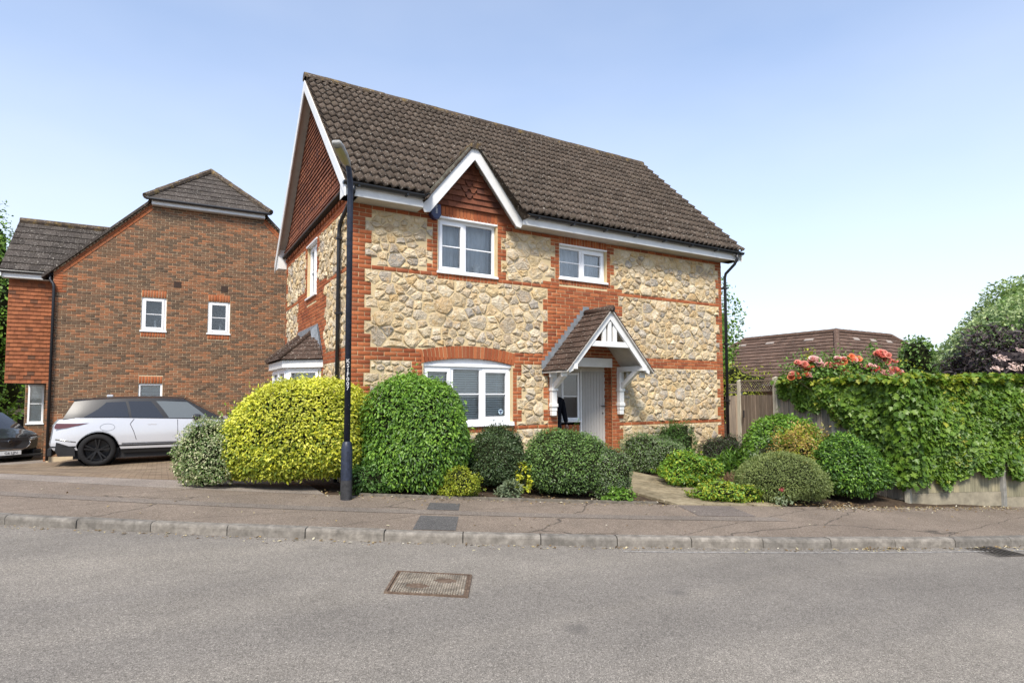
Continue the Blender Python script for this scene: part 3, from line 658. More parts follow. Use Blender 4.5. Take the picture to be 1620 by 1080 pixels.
# tile hanging on the gable
mb = MB(); nrow = 29; g_ = (8.16-5.26)/nrow
for r_ in range(nrow):
    z = 5.26+r_*g_; hw = (8.36-z)/TAN-.02; a, b = WD/2-hw, WD/2+hw; u = a-(.0825 if r_ % 2 else 0); orn = r_ in (3, 4, 5, 6, 14, 15, 16)
    while u < b:
        p, q = max(u+.002, a), min(u+.163, b); u += .165
        if q-p < .03: continue
        ex = max(0, .09*(1-r_/3)) if r_ < 3 else 0
        if orn:
            V = [(p,.0),(q,.0),(q,g_*1.3),(p,g_*1.3)]; V = [(p+.03, -.012), (q-.03, -.012), (q, .035), (q, g_*1.3), (p, g_*1.3), (p, .035)]
        else: V = [(p, random.uniform(-.004, .004)), (q, random.uniform(-.004, .004)), (q, g_*1.3), (p, g_*1.3)]
        n = len(V); f0 = [(-(.045+ex*.8 if v < g_ else .012+ex*.4), uu, z+v) for uu, v in V]; f1 = [(x+.014, uu, v) for x, uu, v in f0]
        mb.add(f0+f1, [tuple(range(n))]+[(i, (i+1) % n, n+(i+1) % n, n+i) for i in range(n)])
mb.build('tile_hanging', clay_j, house, kind='stuff')
mb = MB(); mbox(mb, ML, -.03, WD+.03, 5.22, 5.262, 0, .12); mb.build('tilting_fillet', simple('dark_timber', (.03,.022,.018), .8), house)
# gablet over the first-floor window
gy = -.30
def PG(u, v, d): return (u, d, v)
for sgn in (1, -1):
    foot = 1.06; P = [(0, GZ-.02), (foot, GZ-.02-GT*foot), (foot-.06, GZ-.02-GT*foot-.12), (foot-.16, GZ-.02-GT*foot-.10), (0, GZ-.30)]
    MB().prism([(GX+sgn*a, b) for a, b in P], PG, gy, gy+.03).build('gablet_barge_board', white, house, bevel=.004)
    # soffit behind the barge board and the small roof slope
    P = [(0, GZ-.06), (1.05, GZ-.06-GT*1.05), (1.05, GZ-.085-GT*1.05), (0, GZ-.085)]
    MB().prism([(GX+sgn*a, b) for a, b in P], PG, gy+.03, .02).build('gablet_soffit', soffit, house)
    e1 = 1.04; zf = GZ-GT*e1
    bl, br = Vector((GX+sgn*e1, gy-.03, zf)), Vector((GX+sgn*e1, (zf-EZ)/TAN+EY+.02, zf)); tl2, tr2 = Vector((GX, gy-.03, GZ)), Vector((GX, (GZ-EZ)/TAN+EY+.06, GZ))
    if sgn > 0: args = (bl, br, tr2, tl2)
    else: args = (br, bl, tl2, tr2)
    mb = MB(); mb.add([v-Vector((0,0,.01)) for v in args], [(0,1,2,3)]); tile_facet(*args, 5, .30, .022, lambda V, F_, r_: mb.add(V, F_)); mb.build('gablet_tiling', tile_j, house, kind='stuff')
for k in range(3): link('gablet_ridge_tile', rmesh, house, (GX, gy+.18+.40*k, GZ-.022), (0, 0, R(90)))
mb = MB(); mb.add([(GX-1.0, -.004, 5.0), (GX+1.0, -.004, 5.0), (GX+.86, -.004, 5.22), (GX, -.004, 6.2), (GX-.86, -.004, 5.22)], [(0,1,2,3,4)]); mb.build('gablet_backing', clay_j, house)
vm = simple('mossy_verge_mortar', (.20,.185,.145), .95, .1, dirt=.35, ds=14, bump=50)
for sgn in (1, -1): MB().prism([(GX+sgn*a, b) for a, b in [(0, GZ-.022), (1.06, GZ-.022-GT*1.06), (1.10, GZ+.045-GT*1.06), (0, GZ+.075)]], PG, gy-.02, gy+.06).build('verge_mortar', vm, house)
for r_ in range(9):
    g2 = .113; z = 5.17+r_*g2; hw = (6.20-z)/GT-.06
    if hw < .08: continue
    u = -hw; n = max(1, round(2*hw/.165)); tw_ = 2*hw/n
    for k in range(n):
        p, q = GX-hw+k*tw_+.0015, GX-hw+(k+1)*tw_-.0015; mid = abs((p+q)/2-GX); tp = min(g2*1.25, 6.28-z)
        orn = (r_ in (3,) and mid < .2) or (r_ in (2, 4) and mid < .1)
        P = [(p, z-.002), (q, z-.002), (q, z+tp), (p, z+tp)] if not orn else [(p, z+.055), (p+.03, z+.03), (p+.045, z-.012), ((p+q)/2, z-.024), (q-.045, z-.012), (q-.03, z+.03), (q, z+.055), (q, z+tp), (p, z+tp)]
        n2 = len(P); f0 = [(a, -(.056 if b < z+.06 else .016), b) for a, b in P]; f1 = [(a, y+.013, b) for a, y, b in f0]
        MB().add(f0+f1, [tuple(range(n2))]+[(i, (i+1) % n2, n2+(i+1) % n2, n2+i) for i in range(n2)]).build('gablet_wall_tile', clay_o, house)
# gutters, brackets, downpipes
for a, b in ((X0-.02, gl0-.02), (gl1+.04, X1+.02)):
    V = []; ng = 9
    for x in (a, b):
        for rr_ in (.056, .050):
            for k in range(ng): t = R(180+180*k/(ng-1)); V.append((x, -.40+rr_*math.cos(t), 5.15+rr_*math.sin(t)))
    Fs2 = []
    for k in range(ng-1): Fs2 += [(k, k+1, 2*ng+k+1, 2*ng+k), (ng+k, 3*ng+k, 3*ng+k+1, ng+k+1)]
    Fs2 += [tuple(range(ng)), tuple(range(3*ng-1, 2*ng-1, -1))]
    gt = MB().add(V, Fs2).build('gutter', black, house, recalc=False); x = a+.25
    while x < b:
        MB().box(x-.018, x+.018, -.462, -.335, 5.085, 5.105).build('bracket', black, gt); x += .85
dp = MB().tube([(-.10, -.40, 5.11), (-.10, -.40, 5.0), (-.09, -.22, 4.93), (-.07, .50, 4.74), (-.075, .58, 4.66), (-.075, .60, 4.5), (-.075, .60, .12)], .036, 10).build('downpipe', black, house, smooth=True)
for z in (4.45, 3.1, 1.6): MB().box(-.12, -.0, .545, .655, z-.02, z+.02).build('clip', black, dp)
dp = MB().tube([(LN+.12, -.40, 5.11), (LN+.12, -.40, 4.97), (LN+.11, -.33, 4.86), (LN+.07, -.09, 4.66), (LN+.07, -.06, 4.56), (LN+.07, -.06, .12)], .036, 10).build('downpipe', black, house, smooth=True)
for z in (4.3, 2.9, 1.5): MB().box(LN-.01, LN+.12, -.11, -.01, z-.02, z+.02).build('clip', black, dp)
# ---- porch canopy
PCX, PY, PZ, PT = 4.985, -.82, 3.37, 1.13; HW = 1.05
can = MB().box(PCX-.585, PCX+.585, PY+.012, PY+.07, 2.60, 2.71, .006).build('porch_canopy', white, house)   # tie beam
for sgn in (1, -1):
    P = [(0, PZ-.02), (HW, PZ-.02-PT*HW), (HW-.02, PZ-.12-PT*HW), (HW-.12, PZ-.07-PT*HW), (0, PZ-.22)]
    MB().prism([(PCX+sgn*a, b) for a, b in P], PG, PY, PY+.055).build('barge_board', white, can, bevel=.005)
    for a in (.14, .44):
        zt = PZ-.2-PT*a; aa = PCX+sgn*a
        MB().box(aa-.045, aa+.045, PY+.025, PY+.075, 2.71, zt+.06, .004).build('strut', white, can)
    xw = PCX+sgn*.885
    post = MB().box(xw-.06, xw+.06, -.125, -.016, 1.32, 2.14, .006).build('post', white, can)
    MB().box(xw-.075, xw+.075, -.145, -.0155, 1.40, 1.47, .008).build('post_moulding', white, can); MB().box(xw-.055, xw+.055, -.12, -.015, 1.22, 1.32, .01).build('post_moulding', white, can)
    MB().box(xw-.075, xw+.075, -.15, -.0155, 1.72, 1.78, .01).build('post_moulding', white, can)
    MB().box(xw-.05, xw+.05, PY-.02, -.012, 2.14, 2.25, .005).build('plate_beam', white, can)
    MB().bar((xw, -.10, 1.80), (xw, PY+.20, 2.17), .085, .10, (0, -1, .6)).build('brace', white, can, bevel=.005)
    for yy in (-.22, -.62): MB().box(xw+sgn*.06, xw+sgn*.19, yy-.03, yy+.03, 2.00, 2.13, .008).build('rafter_foot', white, can)
    zf = PZ-PT*(HW+.06)
    bl, br = Vector((PCX+sgn*(HW+.06), PY-.05, zf)), Vector((PCX+sgn*(HW+.06), .0, zf)); t0_, t1_ = Vector((PCX, PY-.05, PZ)), Vector((PCX, 0, PZ))
    args = (bl, br, t1_, t0_) if sgn > 0 else (br, bl, t0_, t1_)
    MB().add([v-Vector((0,0,.012)) for v in args]+[v-Vector((0,0,.035)) for v in args], [(0,1,2,3),(7,6,5,4),(0,4,5,1),(1,5,6,2),(2,6,7,3),(3,7,4,0)]).build('canopy_lining', soffit, can)
    tile_facet(*args, 11, .165, .022, lambda V, F_, r_: MB().add(V, F_).build('canopy_tile', tile_d, can))
    # stepped lead flashing
    fl = []
    for k in range(14):
        t0q, t1q = k/14, (k+1)/14; xa, xb = PCX+sgn*(HW+.08)*(1-t0q), PCX+sgn*(HW+.08)*(1-t1q); za = zf+(PZ-zf)*t0q; zb_ = zf+(PZ-zf)*t1q
        MB().prism([(xa, za-.05), (xb, zb_-.05), (xb, zb_+.14), (xa, zb_+.14)], MF, .012, .022+.003*(k % 2)).build('flashing', lead, can)
MB().box(PCX-.045, PCX+.045, PY+.022, PY+.078, 2.71, 3.12, .004).build('strut', white, can)
mb = MB().tube([(PCX, PY-.06, PZ+.0), (PCX, 0, PZ+.0)], .075, 10); mb.build('canopy_ridge', tile_d, can, smooth=True)
MB().box(4.27, 5.665, -.055, -.014, 2.235, 2.43, .005).build('lintel_board', white, can)
# porch recess: angled timber screen with sidelight, door
po, pe = Vector((3.85, .95, 0)), Vector((1.834, -.71, 0)).normalized(); pn = Vector((pe.y, -pe.x, 0))
def MP(u, z, d): q = po+pe*u+pn*d; return (q.x, q.y, z)
mb = MB(); mb.add([(3.7, .11, 0), (3.7, 1.0, 0), (3.7, 1.0, 2.6), (3.7, .11, 2.6)], [(0,1,2,3)]); mb.add([(3.7,0.0,2.252),(5.7,0.0,2.252),(5.7,1.1,2.252),(3.7,1.1,2.252)], [(0,1,2,3)])
mb.add([(5.684,0,-.3),(5.684,.5,-.3),(5.684,.5,2.3),(5.684,0,2.3)], [(0,1,2,3)])
mb.build('porch_lining', mortar_c, house)
mb = MB(); mbox(mb, MP, -.2, .98, .0, 2.26, -.06, 0); mbox(mb, MP, .98, 1.42, 0, .98, -.06, -.02); mbox(mb, MP, .98, 1.42, 2.14, 2.26, -.06, 0); mbox(mb, MP, 1.42, 2.05, 2.16, 2.26, -.06, .01); scr = mb.build('porch_screen', simple('screen_paint', (.62,.60,.56), .5), house)
window(house, MP, .985, 1.395, 1.10, 2.13, [(1.035, 1.345, False)], .5, 'room', sb=.0, fw_=.05, name='sidelight')
bl2 = []; upright(.985, 1.39, .12, .33, bl2); upright(.985, 1.39, .34, .55, bl2); upright(.985, 1.39, .56, .77, bl2); upright(.985, 1.39, .78, 1.0, bl2)
mb = MB(); join_blocks(mb, bl2, lambda a, b, c: MP(a, b, c-.01)); mb.build('infill_brickwork', brick_j, house, kind='stuff', recalc=False)
door = mbox(MB(), MP, 1.445, 1.975, .10, 2.16, -.05, -.005).build('door', doorm, house)
for k in range(8): u = 1.452+k*.0655; mbox(MB(), MP, u, u+.060, .12, 2.14, -.005, .008).build('board', doorm, door, bevel=.004)
mbox(MB(), MP, 1.405, 1.44, .0, 2.2, -.05, .02).build('frame', white, door)
mbox(MB(), MP, 1.88, 1.955, 1.395, 1.415, .008, .05).build('handle', black, door); MB().lathe([(0, 0), (.02, 0), (.02, .02), (0, .02)], MP(1.93, 1.24, .008), 'y', 10).build('lock', black, door)
MB().box(4.0, 5.684, -.05, .9, -.1, .1).build('doorstep', simple('step_stone', (.26,.24,.2), .9), house)
# ---- bay window on the gable side
bay = [(0, 2.12), (-.58, 2.70), (-.58, 4.36), (0, 4.94)]
mb = MB(); mb.prism([(a, b) for a, b in bay], lambda u, v, d: (u, v, d), -.2, 1.0); bw_ = mb.build('bay_base', brick_j, house)
mb = MB(); mb.prism([(a, b) for a, b in bay], lambda u, v, d: (u, v, d), 1.0, 1.04); mb.build('bay_sill', upvc, house)
for (a, b) in zip(bay, bay[1:]):
    A_, B_ = Vector((*a, 0)), Vector((*b, 0)); e_ = (B_-A_).normalized(); n_ = Vector((e_.y, -e_.x, 0)); n_ = n_ if n_.x <= 0 and (n_.dot(A_-Vector((.5, 3.5, 0))) > 0) else -n_
    L_ = (B_-A_).length; Mb = (lambda A_, e_, n_: lambda u, z, d: tuple(A_+e_*u+n_*d+Vector((0,0,z))))(A_, e_, n_)
    ls = [(.08, L_-.08, True)] if L_ < 1 else [(.06, L_/2-.03, True), (L_/2+.03, L_-.06, True)]
    window(house, Mb, 0.005, L_-.005, 1.06, 2.2, ls, .5, 'blind' if L_ < 1 else None, False, sb=.0, name='bay_window')
P = [(-.0, 1.98), (-.66, 2.64), (-.66, 4.42), (0, 5.08)]
MB().prism(P, lambda u, v, d: (u, v, d), 2.2, 2.35).build('bay_fascia', white, house, bevel=.004)
mb = MB(); e0 = [(-.02, 1.93), (-.72, 2.61), (-.72, 4.45), (-.02, 5.13)]; t0_ = [(-.02, 2.50), (-.02, 2.72), (-.02, 4.34), (-.02, 4.56)]
for k in range(3):
    bl, br, tr2, tl2 = (*e0[k], 2.36), (*e0[k+1], 2.36), (*t0_[k+1], 2.98), (*t0_[k], 2.98)
    mb.add([bl, br, tr2, tl2], [(0,1,2,3)]); tile_facet(bl, br, tr2, tl2, 7, .165, .014, lambda V, F_, r_: mb.add(V, F_))
mb.build('bay_tiling', tilemat('dark_plain_tile_joined', (.075,.052,.042), 'isl', .45), house, kind='stuff')
for k in (1, 2): MB().tube([(*e0[k], 2.39), (*t0_[k], 3.01)], .055, 8).build('bay_hip', tile_d, house, smooth=True)
mb = MB(); mb.add([(-.03, 1.97, 2.37), (-.03, 2.50, 3.10), (-.12, 2.66, 2.99), (-.14, 2.13, 2.38)], [(0,1,2,3)]); mb.add([(-.016, 1.93, 2.40), (-.016, 2.46, 3.12), (-.016, 4.6, 3.12), (-.016, 4.6, 2.98), (-.016, 2.50, 2.98)], [(0,1,2,3,4)]); mb.build('bay_flashing', lead, house)

# ------------------------------------------------------------------ foliage tools
def nrm(a): return a/np.maximum(np.linalg.norm(a, axis=1, keepdims=True), 1e-9)
def leafgeo(P, N, size, asp=.5, spread=.6, out=.3, droop=.2, upb=.35, lobed=False):
    n = len(P); N = nrm(N); nn = nrm(N+spread*rng.normal(size=(n, 3))+np.array([0, 0, upb])); t = nrm(rng.normal(size=(n, 3))+N*out*3+np.array([0, 0, -droop*2]))
    t = nrm(t-nn*(t*nn).sum(1, keepdims=True)*.75); s = nrm(np.cross(nn, t)); L = (size*rng.uniform(.55, 1.45, n))[:, None]; Wd_ = L*asp*.5; up_ = nrm(np.cross(t, s)); up_ *= np.sign((up_*nn).sum(1, keepdims=True))
    if lobed:
        pts = [(0, .0, 0), (.25, 1.0, .12), (.38, .55, .05), (.62, .95, .10), (.72, .42, .03), (1.05, 0, -.06), (.72, -.42, .03), (.62, -.95, .10), (.38, -.55, .05), (.25, -1.0, .12)]
        V = np.stack([P+t*L*a+s*Wd_*b+up_*L*c for a, b, c in pts]+[P+t*L*.42-up_*L*.04], 1).reshape(-1, 3); k = 11
        Fc = (np.arange(n)[:, None, None]*k+np.array([(10, i, (i+1) % 10) for i in range(10)])[None]).reshape(-1, 3); return V, Fc
    V = np.stack([P, P+t*L*.48+s*Wd_+up_*L*.06, P+t*L*.5-up_*L*.03, P+t*L*.48-s*Wd_+up_*L*.06, P+t*L-up_*L*.08], 1).reshape(-1, 3)
    Fc = (np.arange(n)[:, None, None]*5+np.array([(0,1,2),(0,2,3),(1,4,2),(2,4,3)])[None]).reshape(-1, 3); return V, Fc
def leaf_obj(name, V, Fc, mats, idx, parent, kind='stuff'):
    m = mesh_np(name, V-np.array(parent.location) if parent is not None else V, Fc)
    for x in mats: m.materials.append(x)
    if idx is not None: m.polygons.foreach_set('material_index', np.repeat(idx, len(Fc)//len(idx)).astype(np.int32))
    o = link(name, m, parent); o['kind'] = kind; return o
class Lump:
    def __init__(s, freq=3.0, amp=.08, k=10): s.K = rng.normal(size=(k, 3))*freq; s.p = rng.uniform(0, 6.28, k); s.a = amp/math.sqrt(k)*1.4
    def __call__(s, d): return 1+s.a*np.sin(d@s.K.T+s.p).sum(1)
RT2, FW2 = np.array([math.cos(YAW), -math.sin(YAW)]), np.array([math.sin(YAW), math.cos(YAW)])
def dome(n, c, rx, ry, z0, h, p, lump, low=.42, ang=None):
    d = nrm(rng.normal(size=(n*2, 3))); d = d[d[:, 2] > -.75][:n]
    r_ = (np.abs(d)**p).sum(1)**(-1/p)*lump(d); hz = np.where(d[:, 2] > 0, h*(1-low), h*low)
    a, b = RT2 if ang is None else np.array([math.cos(ang), math.sin(ang)]), None; b = np.array([-a[1], a[0]])
    L = np.stack([d[:, 0]*r_*rx, d[:, 1]*r_*ry, d[:, 2]*r_*hz], 1); Nl = np.stack([d[:, 0]/rx, d[:, 1]/ry, d[:, 2]/h*2], 1)
    P = np.stack([c[0]+L[:, 0]*a[0]+L[:, 1]*b[0], c[1]+L[:, 0]*a[1]+L[:, 1]*b[1], z0+h*low+L[:, 2]], 1)
    N = np.stack([Nl[:, 0]*a[0]+Nl[:, 1]*b[0], Nl[:, 0]*a[1]+Nl[:, 1]*b[1], Nl[:, 2]], 1); return P, nrm(N), d
def core(parent, c, rx, ry, z0, h, p, lump, sc, low, mat, ang=None, name='foliage_core'):  # solid core behind the leaves, by default in the dark shade tone
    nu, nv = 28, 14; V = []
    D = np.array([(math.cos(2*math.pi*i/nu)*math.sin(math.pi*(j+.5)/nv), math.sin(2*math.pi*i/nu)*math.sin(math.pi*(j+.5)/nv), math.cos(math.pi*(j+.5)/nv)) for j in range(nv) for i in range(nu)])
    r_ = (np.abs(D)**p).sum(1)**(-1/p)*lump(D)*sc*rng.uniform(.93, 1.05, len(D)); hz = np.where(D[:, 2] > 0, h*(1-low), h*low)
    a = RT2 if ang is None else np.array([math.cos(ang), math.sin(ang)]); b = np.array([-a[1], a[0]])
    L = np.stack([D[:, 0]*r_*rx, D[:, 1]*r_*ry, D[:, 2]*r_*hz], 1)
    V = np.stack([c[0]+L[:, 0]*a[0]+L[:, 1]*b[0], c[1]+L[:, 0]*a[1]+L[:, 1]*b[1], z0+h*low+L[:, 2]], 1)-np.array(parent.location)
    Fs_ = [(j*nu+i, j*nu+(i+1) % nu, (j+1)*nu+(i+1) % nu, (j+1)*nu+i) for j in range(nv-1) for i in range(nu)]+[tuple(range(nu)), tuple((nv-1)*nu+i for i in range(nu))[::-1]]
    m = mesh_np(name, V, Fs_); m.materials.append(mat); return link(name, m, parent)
def bush(name, label, cat, c, rx, ry, h, n, size, mats, asp=.5, p=2.2, lf=3.0, la=.09, spread=.6, out=.3, droop=.15, low=.42, mixf=None, depth=.075, z0=None, group=None, cmat=None, ang=None, upb=.35, csc=.82, lean=0.0, k=1.55):
    n = int(n*k)
    z0 = TZ(*c)-.03 if z0 is None else z0; e = empty(name, (c[0], c[1], z0), 0, label, cat, group); lump = Lump(lf, la)
    P, N, d = dome(n, c, rx, ry, z0, h, p, lump, low, ang); q = np.abs(rng.normal(size=len(P)))*depth; q[rng.random(len(P)) < .04] *= -.5
    ctr = np.array([c[0], c[1], z0+h*low]); P = P+(ctr-P)*q[:, None]; keep = P[:, 2] > z0+.0; P, N, d, q = P[keep], N[keep], d[keep], q[keep]
    if lean: P[:, :2] += RT2*(lean*(P[:, 2:3]-z0-h*.3))
    # stray shoots breaking the outline
    ns = 46; js = rng.integers(0, len(P), ns*9); js = np.repeat(js[:ns], 9); tt = np.tile(np.linspace(.2, 1, 9), ns)[:, None]; ln = np.repeat(rng.uniform(.04, .19, ns)*(.45+.5*h), 9)[:, None]; sp_ = np.repeat(nrm(N[js[::9]]+rng.normal(size=(ns, 3))*.35+[0, 0, .5]), 9, axis=0)
    P = np.concatenate([P, P[js]+sp_*tt*ln+rng.normal(size=(ns*9, 3))*.012]); N = np.concatenate([N, sp_]); d = np.concatenate([d, d[js]]); q = np.concatenate([q, 0*q[js]])
    idx = None
    if len(mats) > 1: idx = mixf(d, q, (P[:, 2]-z0)/h) if mixf else rng.integers(0, len(mats), len(P))
    V, Fc_ = leafgeo(P, N, size, asp, spread, out, droop, upb); leaf_obj('foliage', V, Fc_, mats, idx, e); cob = core(e, c, rx, ry, z0, h, p, lump, csc, low, cmat or core_shade, ang)
    if lean:
        for v in cob.data.vertices: v.co.x += RT2[0]*lean*(v.co.z-h*.3); v.co.y += RT2[1]*lean*(v.co.z-h*.3)
    return e
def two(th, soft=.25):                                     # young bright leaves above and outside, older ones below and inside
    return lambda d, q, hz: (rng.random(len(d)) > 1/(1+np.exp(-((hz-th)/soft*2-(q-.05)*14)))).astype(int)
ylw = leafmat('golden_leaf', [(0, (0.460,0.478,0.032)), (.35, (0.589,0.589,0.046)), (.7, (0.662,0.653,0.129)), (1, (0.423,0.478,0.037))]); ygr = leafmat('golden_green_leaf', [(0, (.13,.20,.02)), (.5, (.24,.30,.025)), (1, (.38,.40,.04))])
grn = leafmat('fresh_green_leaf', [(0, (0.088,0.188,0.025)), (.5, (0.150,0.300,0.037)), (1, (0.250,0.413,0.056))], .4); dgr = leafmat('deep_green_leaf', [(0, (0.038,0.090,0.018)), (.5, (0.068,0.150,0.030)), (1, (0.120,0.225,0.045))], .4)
var_ = leafmat('variegated_leaf', [(0, (0.115,0.184,0.057)), (.4, (0.253,0.322,0.138)), (.7, (0.529,0.540,0.322)), (1, (0.632,0.621,0.414))]); dk = leafmat('dark_box_leaf', [(0, (0.036,0.065,0.026)), (.5, (0.065,0.109,0.043)), (1, (0.123,0.181,0.072))], .35)
mid = leafmat('box_leaf', [(0, (0.070,0.140,0.035)), (.5, (0.126,0.224,0.056)), (1, (0.224,0.350,0.098))], .38); gry = leafmat('grey_green_leaf', [(0, (0.117,0.156,0.091)), (.5, (0.195,0.247,0.143)), (1, (0.299,0.351,0.221))])
heb = leafmat('hebe_leaf', [(0, (0.121,0.162,0.054)), (.5, (0.203,0.257,0.081)), (1, (0.311,0.365,0.135))]); lime = leafmat('lime_leaf', [(0, (.22,.28,.02)), (.5, (.34,.38,.03)), (1, (.45,.46,.06))])
rust = leafmat('rusty_leaf', [(0, (0.405,0.216,0.068)), (.4, (0.486,0.338,0.108)), (.7, (0.324,0.297,0.081)), (1, (0.540,0.405,0.162))]); purp = leafmat('purple_leaf', [(0, (0.027,0.022,0.027)), (.6, (0.056,0.040,0.045)), (1, (0.094,0.069,0.062))], trans=.15)
ivy1 = leafmat('ivy_leaf', [(0, (0.062,0.132,0.018)), (.5, (0.114,0.211,0.026)), (1, (0.176,0.273,0.040))], .42); ivy2 = leafmat('ivy_young_leaf', [(0, (0.192,0.264,0.024)), (.6, (0.288,0.336,0.040)), (1, (0.368,0.352,0.056))], .42)
pit = leafmat('pale_leaf', [(0, (0.160,0.240,0.096)), (.5, (0.304,0.400,0.176)), (1, (0.512,0.592,0.304))]); treeg = leafmat('tree_leaf', [(0, (0.063,0.126,0.025)), (.5, (0.112,0.210,0.042)), (1, (0.196,0.308,0.063))])

# ------------------------------------------------------------------ shrubs in the beds
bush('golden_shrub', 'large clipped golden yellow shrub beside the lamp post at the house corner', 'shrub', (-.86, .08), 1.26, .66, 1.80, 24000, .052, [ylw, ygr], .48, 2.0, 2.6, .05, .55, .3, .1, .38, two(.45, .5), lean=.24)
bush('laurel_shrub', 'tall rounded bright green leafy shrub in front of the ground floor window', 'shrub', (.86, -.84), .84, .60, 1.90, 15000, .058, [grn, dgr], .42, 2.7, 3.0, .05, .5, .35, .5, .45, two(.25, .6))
bush('variegated_shrub', 'grey-green shrub with cream edged leaves at the driveway corner', 'shrub', (-2.02, .62), .50, .42, 1.05, 7000, .036, [var_, mid], .5, 2.3, 3.5, .10, .7, mixf=lambda d, q, hz: (rng.random(len(d)) > .78).astype(int))
sp = empty('young_sapling', (-1.72, .86, TZ(-1.72, .86)), 0, 'spindly green sapling poking up behind the cream edged shrub', 'sapling')
mb = MB(); Pl = []
for k in range(6):
    a = k*1.05; tip = (-1.72+.16*math.cos(a), .86+.16*math.sin(a), TZ(-1.72, .86)+1.12+.16*((k*7) % 3)/2); mb.tube([(-1.72, .86, TZ(-1.72, .86)), ((-1.72+tip[0])/2, (.86+tip[1])/2, .8), tip], [.008, .006, .003], 5)
    Pl += [np.array(tip)*(1-t)+np.array([-1.72, .86, .5])*t+rng.normal(size=3)*.04 for t in np.linspace(0, .6, 16)]
mb.v = [tuple(Vector(v)-sp.location) for v in mb.v]; mb.build('stem', bark, sp); Pl = np.array(Pl); V, F3 = leafgeo(Pl, nrm(rng.normal(size=Pl.shape)+[0,0,.6]), .075, .5); leaf_obj('leaves', V, F3, [grn], None, sp)
bush('lime_spirea', 'low lime yellow bushy plant spilling over the bed edging', 'shrub', (1.26, -1.58), .34, .26, .46, 2200, .034, [lime, ygr], .5, 2.1, 4, .16, .8)
bush('box_shrub', 'very dark green rounded shrub between the tall leafy shrub and the porch shrub', 'shrub', (2.22, -1.12), .57, .52, 1.06, 9000, .032, [dk], .5, 2.2, 3, .09, .7, csc=.9)
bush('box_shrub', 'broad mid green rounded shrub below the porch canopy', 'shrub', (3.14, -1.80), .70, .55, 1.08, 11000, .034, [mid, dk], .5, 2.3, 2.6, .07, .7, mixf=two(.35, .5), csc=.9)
bush('box_shrub', 'small grey-green rounded shrub next to the paved path', 'shrub', (3.62, -2.36), .33, .34, .80, 4500, .028, [gry, mid], .5, 2.3, 3, .08, .7, csc=.9)
bush('golden_sprig', 'little yellow leaved sprig between the two dark rounded shrubs', 'plant', (2.42, -1.66), .11, .10, .40, 70, .055, [ygr, ylw], .6, 2, 3, .2, .8, csc=.3, z0=TZ(2.42, -1.66)+.0)
bush('spurge_plant', 'small upright blue-green plant by the bed edging', 'plant', (2.02, -1.93), .13, .11, .28, 160, .07, [gry], .28, 2, 3, .2, .6, out=.8, csc=.3)
bush('creeping_plant', 'bright green creeping plant at the foot of the grey-green shrub', 'plant', (3.50, -2.72), .20, .14, .22, 600, .035, [grn], .6, 2, 4, .2, .8)
bush('lavender_shrub', 'loose grey-green shrub under the stone wall right of the porch', 'shrub', (6.25, -.72), .70, .48, .84, 8000, .036, [gry, mid], .4, 2.1, 3.5, .16, .8, mixf=lambda d, q, hz: (rng.random(len(d)) > .55).astype(int))
bush('dwarf_conifer', 'small dark conifer against the stone wall', 'conifer', (7.0, -.48), .40, .33, 1.05, 4200, .05, [dgr], .2, 2, 4, .18, .6, out=.8, droop=0)
bush('barberry_shrub', 'low dark purple-green shrub at the foot of the gate post', 'shrub', (8.45, -.62), .50, .36, .62, 4500, .03, [dk, purp], .5, 2.2, 4, .12, .8)
bush('pale_green_shrub', 'loose light green shrub at the edge of the paved path', 'shrub', (5.86, -2.02), .48, .42, .62, 4200, .05, [grn, lime], .5, 2.1, 3.5, .15, .7, mixf=lambda d, q, hz: (rng.random(len(d)) > .75).astype(int))
bush('ground_cover_plant', 'low bright green ground cover spreading to the footway', 'plant', (5.40, -3.22), .52, .30, .30, 3000, .038, [grn, lime], .6, 2.2, 4, .2, .8)
bush('strap_leaf_plant', 'clump of upright strap leaved green plants', 'plant', (7.55, -1.75), .38, .26, .42, 700, .17, [dgr, grn], .10, 2, 4, .15, .3, out=1.2, droop=-.4, csc=.5)
bush('round_shrub', 'domed glossy green clipped shrub in front of the wooden gate', 'shrub', (8.02, -2.46), .80, .60, 1.32, 7000, .062, [grn, mid], .5, 2.3, 2.5, .04, .6, mixf=two(.45, .5))
bush('rusty_spirea', 'shrub with rusty orange and yellow tips before the weathered fence', 'shrub', (7.50, -3.16), .50, .34, 1.22, 4200, .048, [rust, lime], .4, 2.0, 4.5, .18, .8, out=.6, csc=.55, depth=.16, mixf=lambda d, q, hz: (rng.random(len(d)) > .68).astype(int))
bush('olive_hebe', 'wide olive green fine leaved mound by the footway', 'shrub', (6.46, -3.52), .80, .58, .84, 14000, .036, [heb], .3, 2.15, 3.0, .05, .6, out=.9, droop=-.1)
bush('geranium_mound', 'large dark green feathery mound at the fence corner', 'shrub', (7.98, -3.72), .66, .50, 1.14, 9000, .055, [dgr, grn], .5, 2.3, 3, .07, .7, mixf=lambda d, q, hz: (rng.random(len(d)) > .62).astype(int))
bush('dull_sprig', 'thin grey-green sprig below the domed shrub', 'plant', (7.35, -2.72), .34, .25, .72, 900, .045, [gry], .45, 2, 4, .25, .8)
bush('ivy_clump', 'dark leafy growth at the base of the lamp post bed', 'plant', (.06, -.88), .30, .26, .5, 900, .05, [dgr], .5)
va = empty('valerian_plant', (5.93, -3.86, TZ(5.93, -3.86)), 0, 'small plant with one deep pink flower head before the olive mound', 'plant')
P = np.array(va.location)+rng.normal(size=(110, 3))*[.09, .07, .05]+[0, 0, .09]; V, F3 = leafgeo(P, rng.normal(size=P.shape)+[0,0,1], .055, .4); leaf_obj('leaves', V, F3, [gry], None, va)
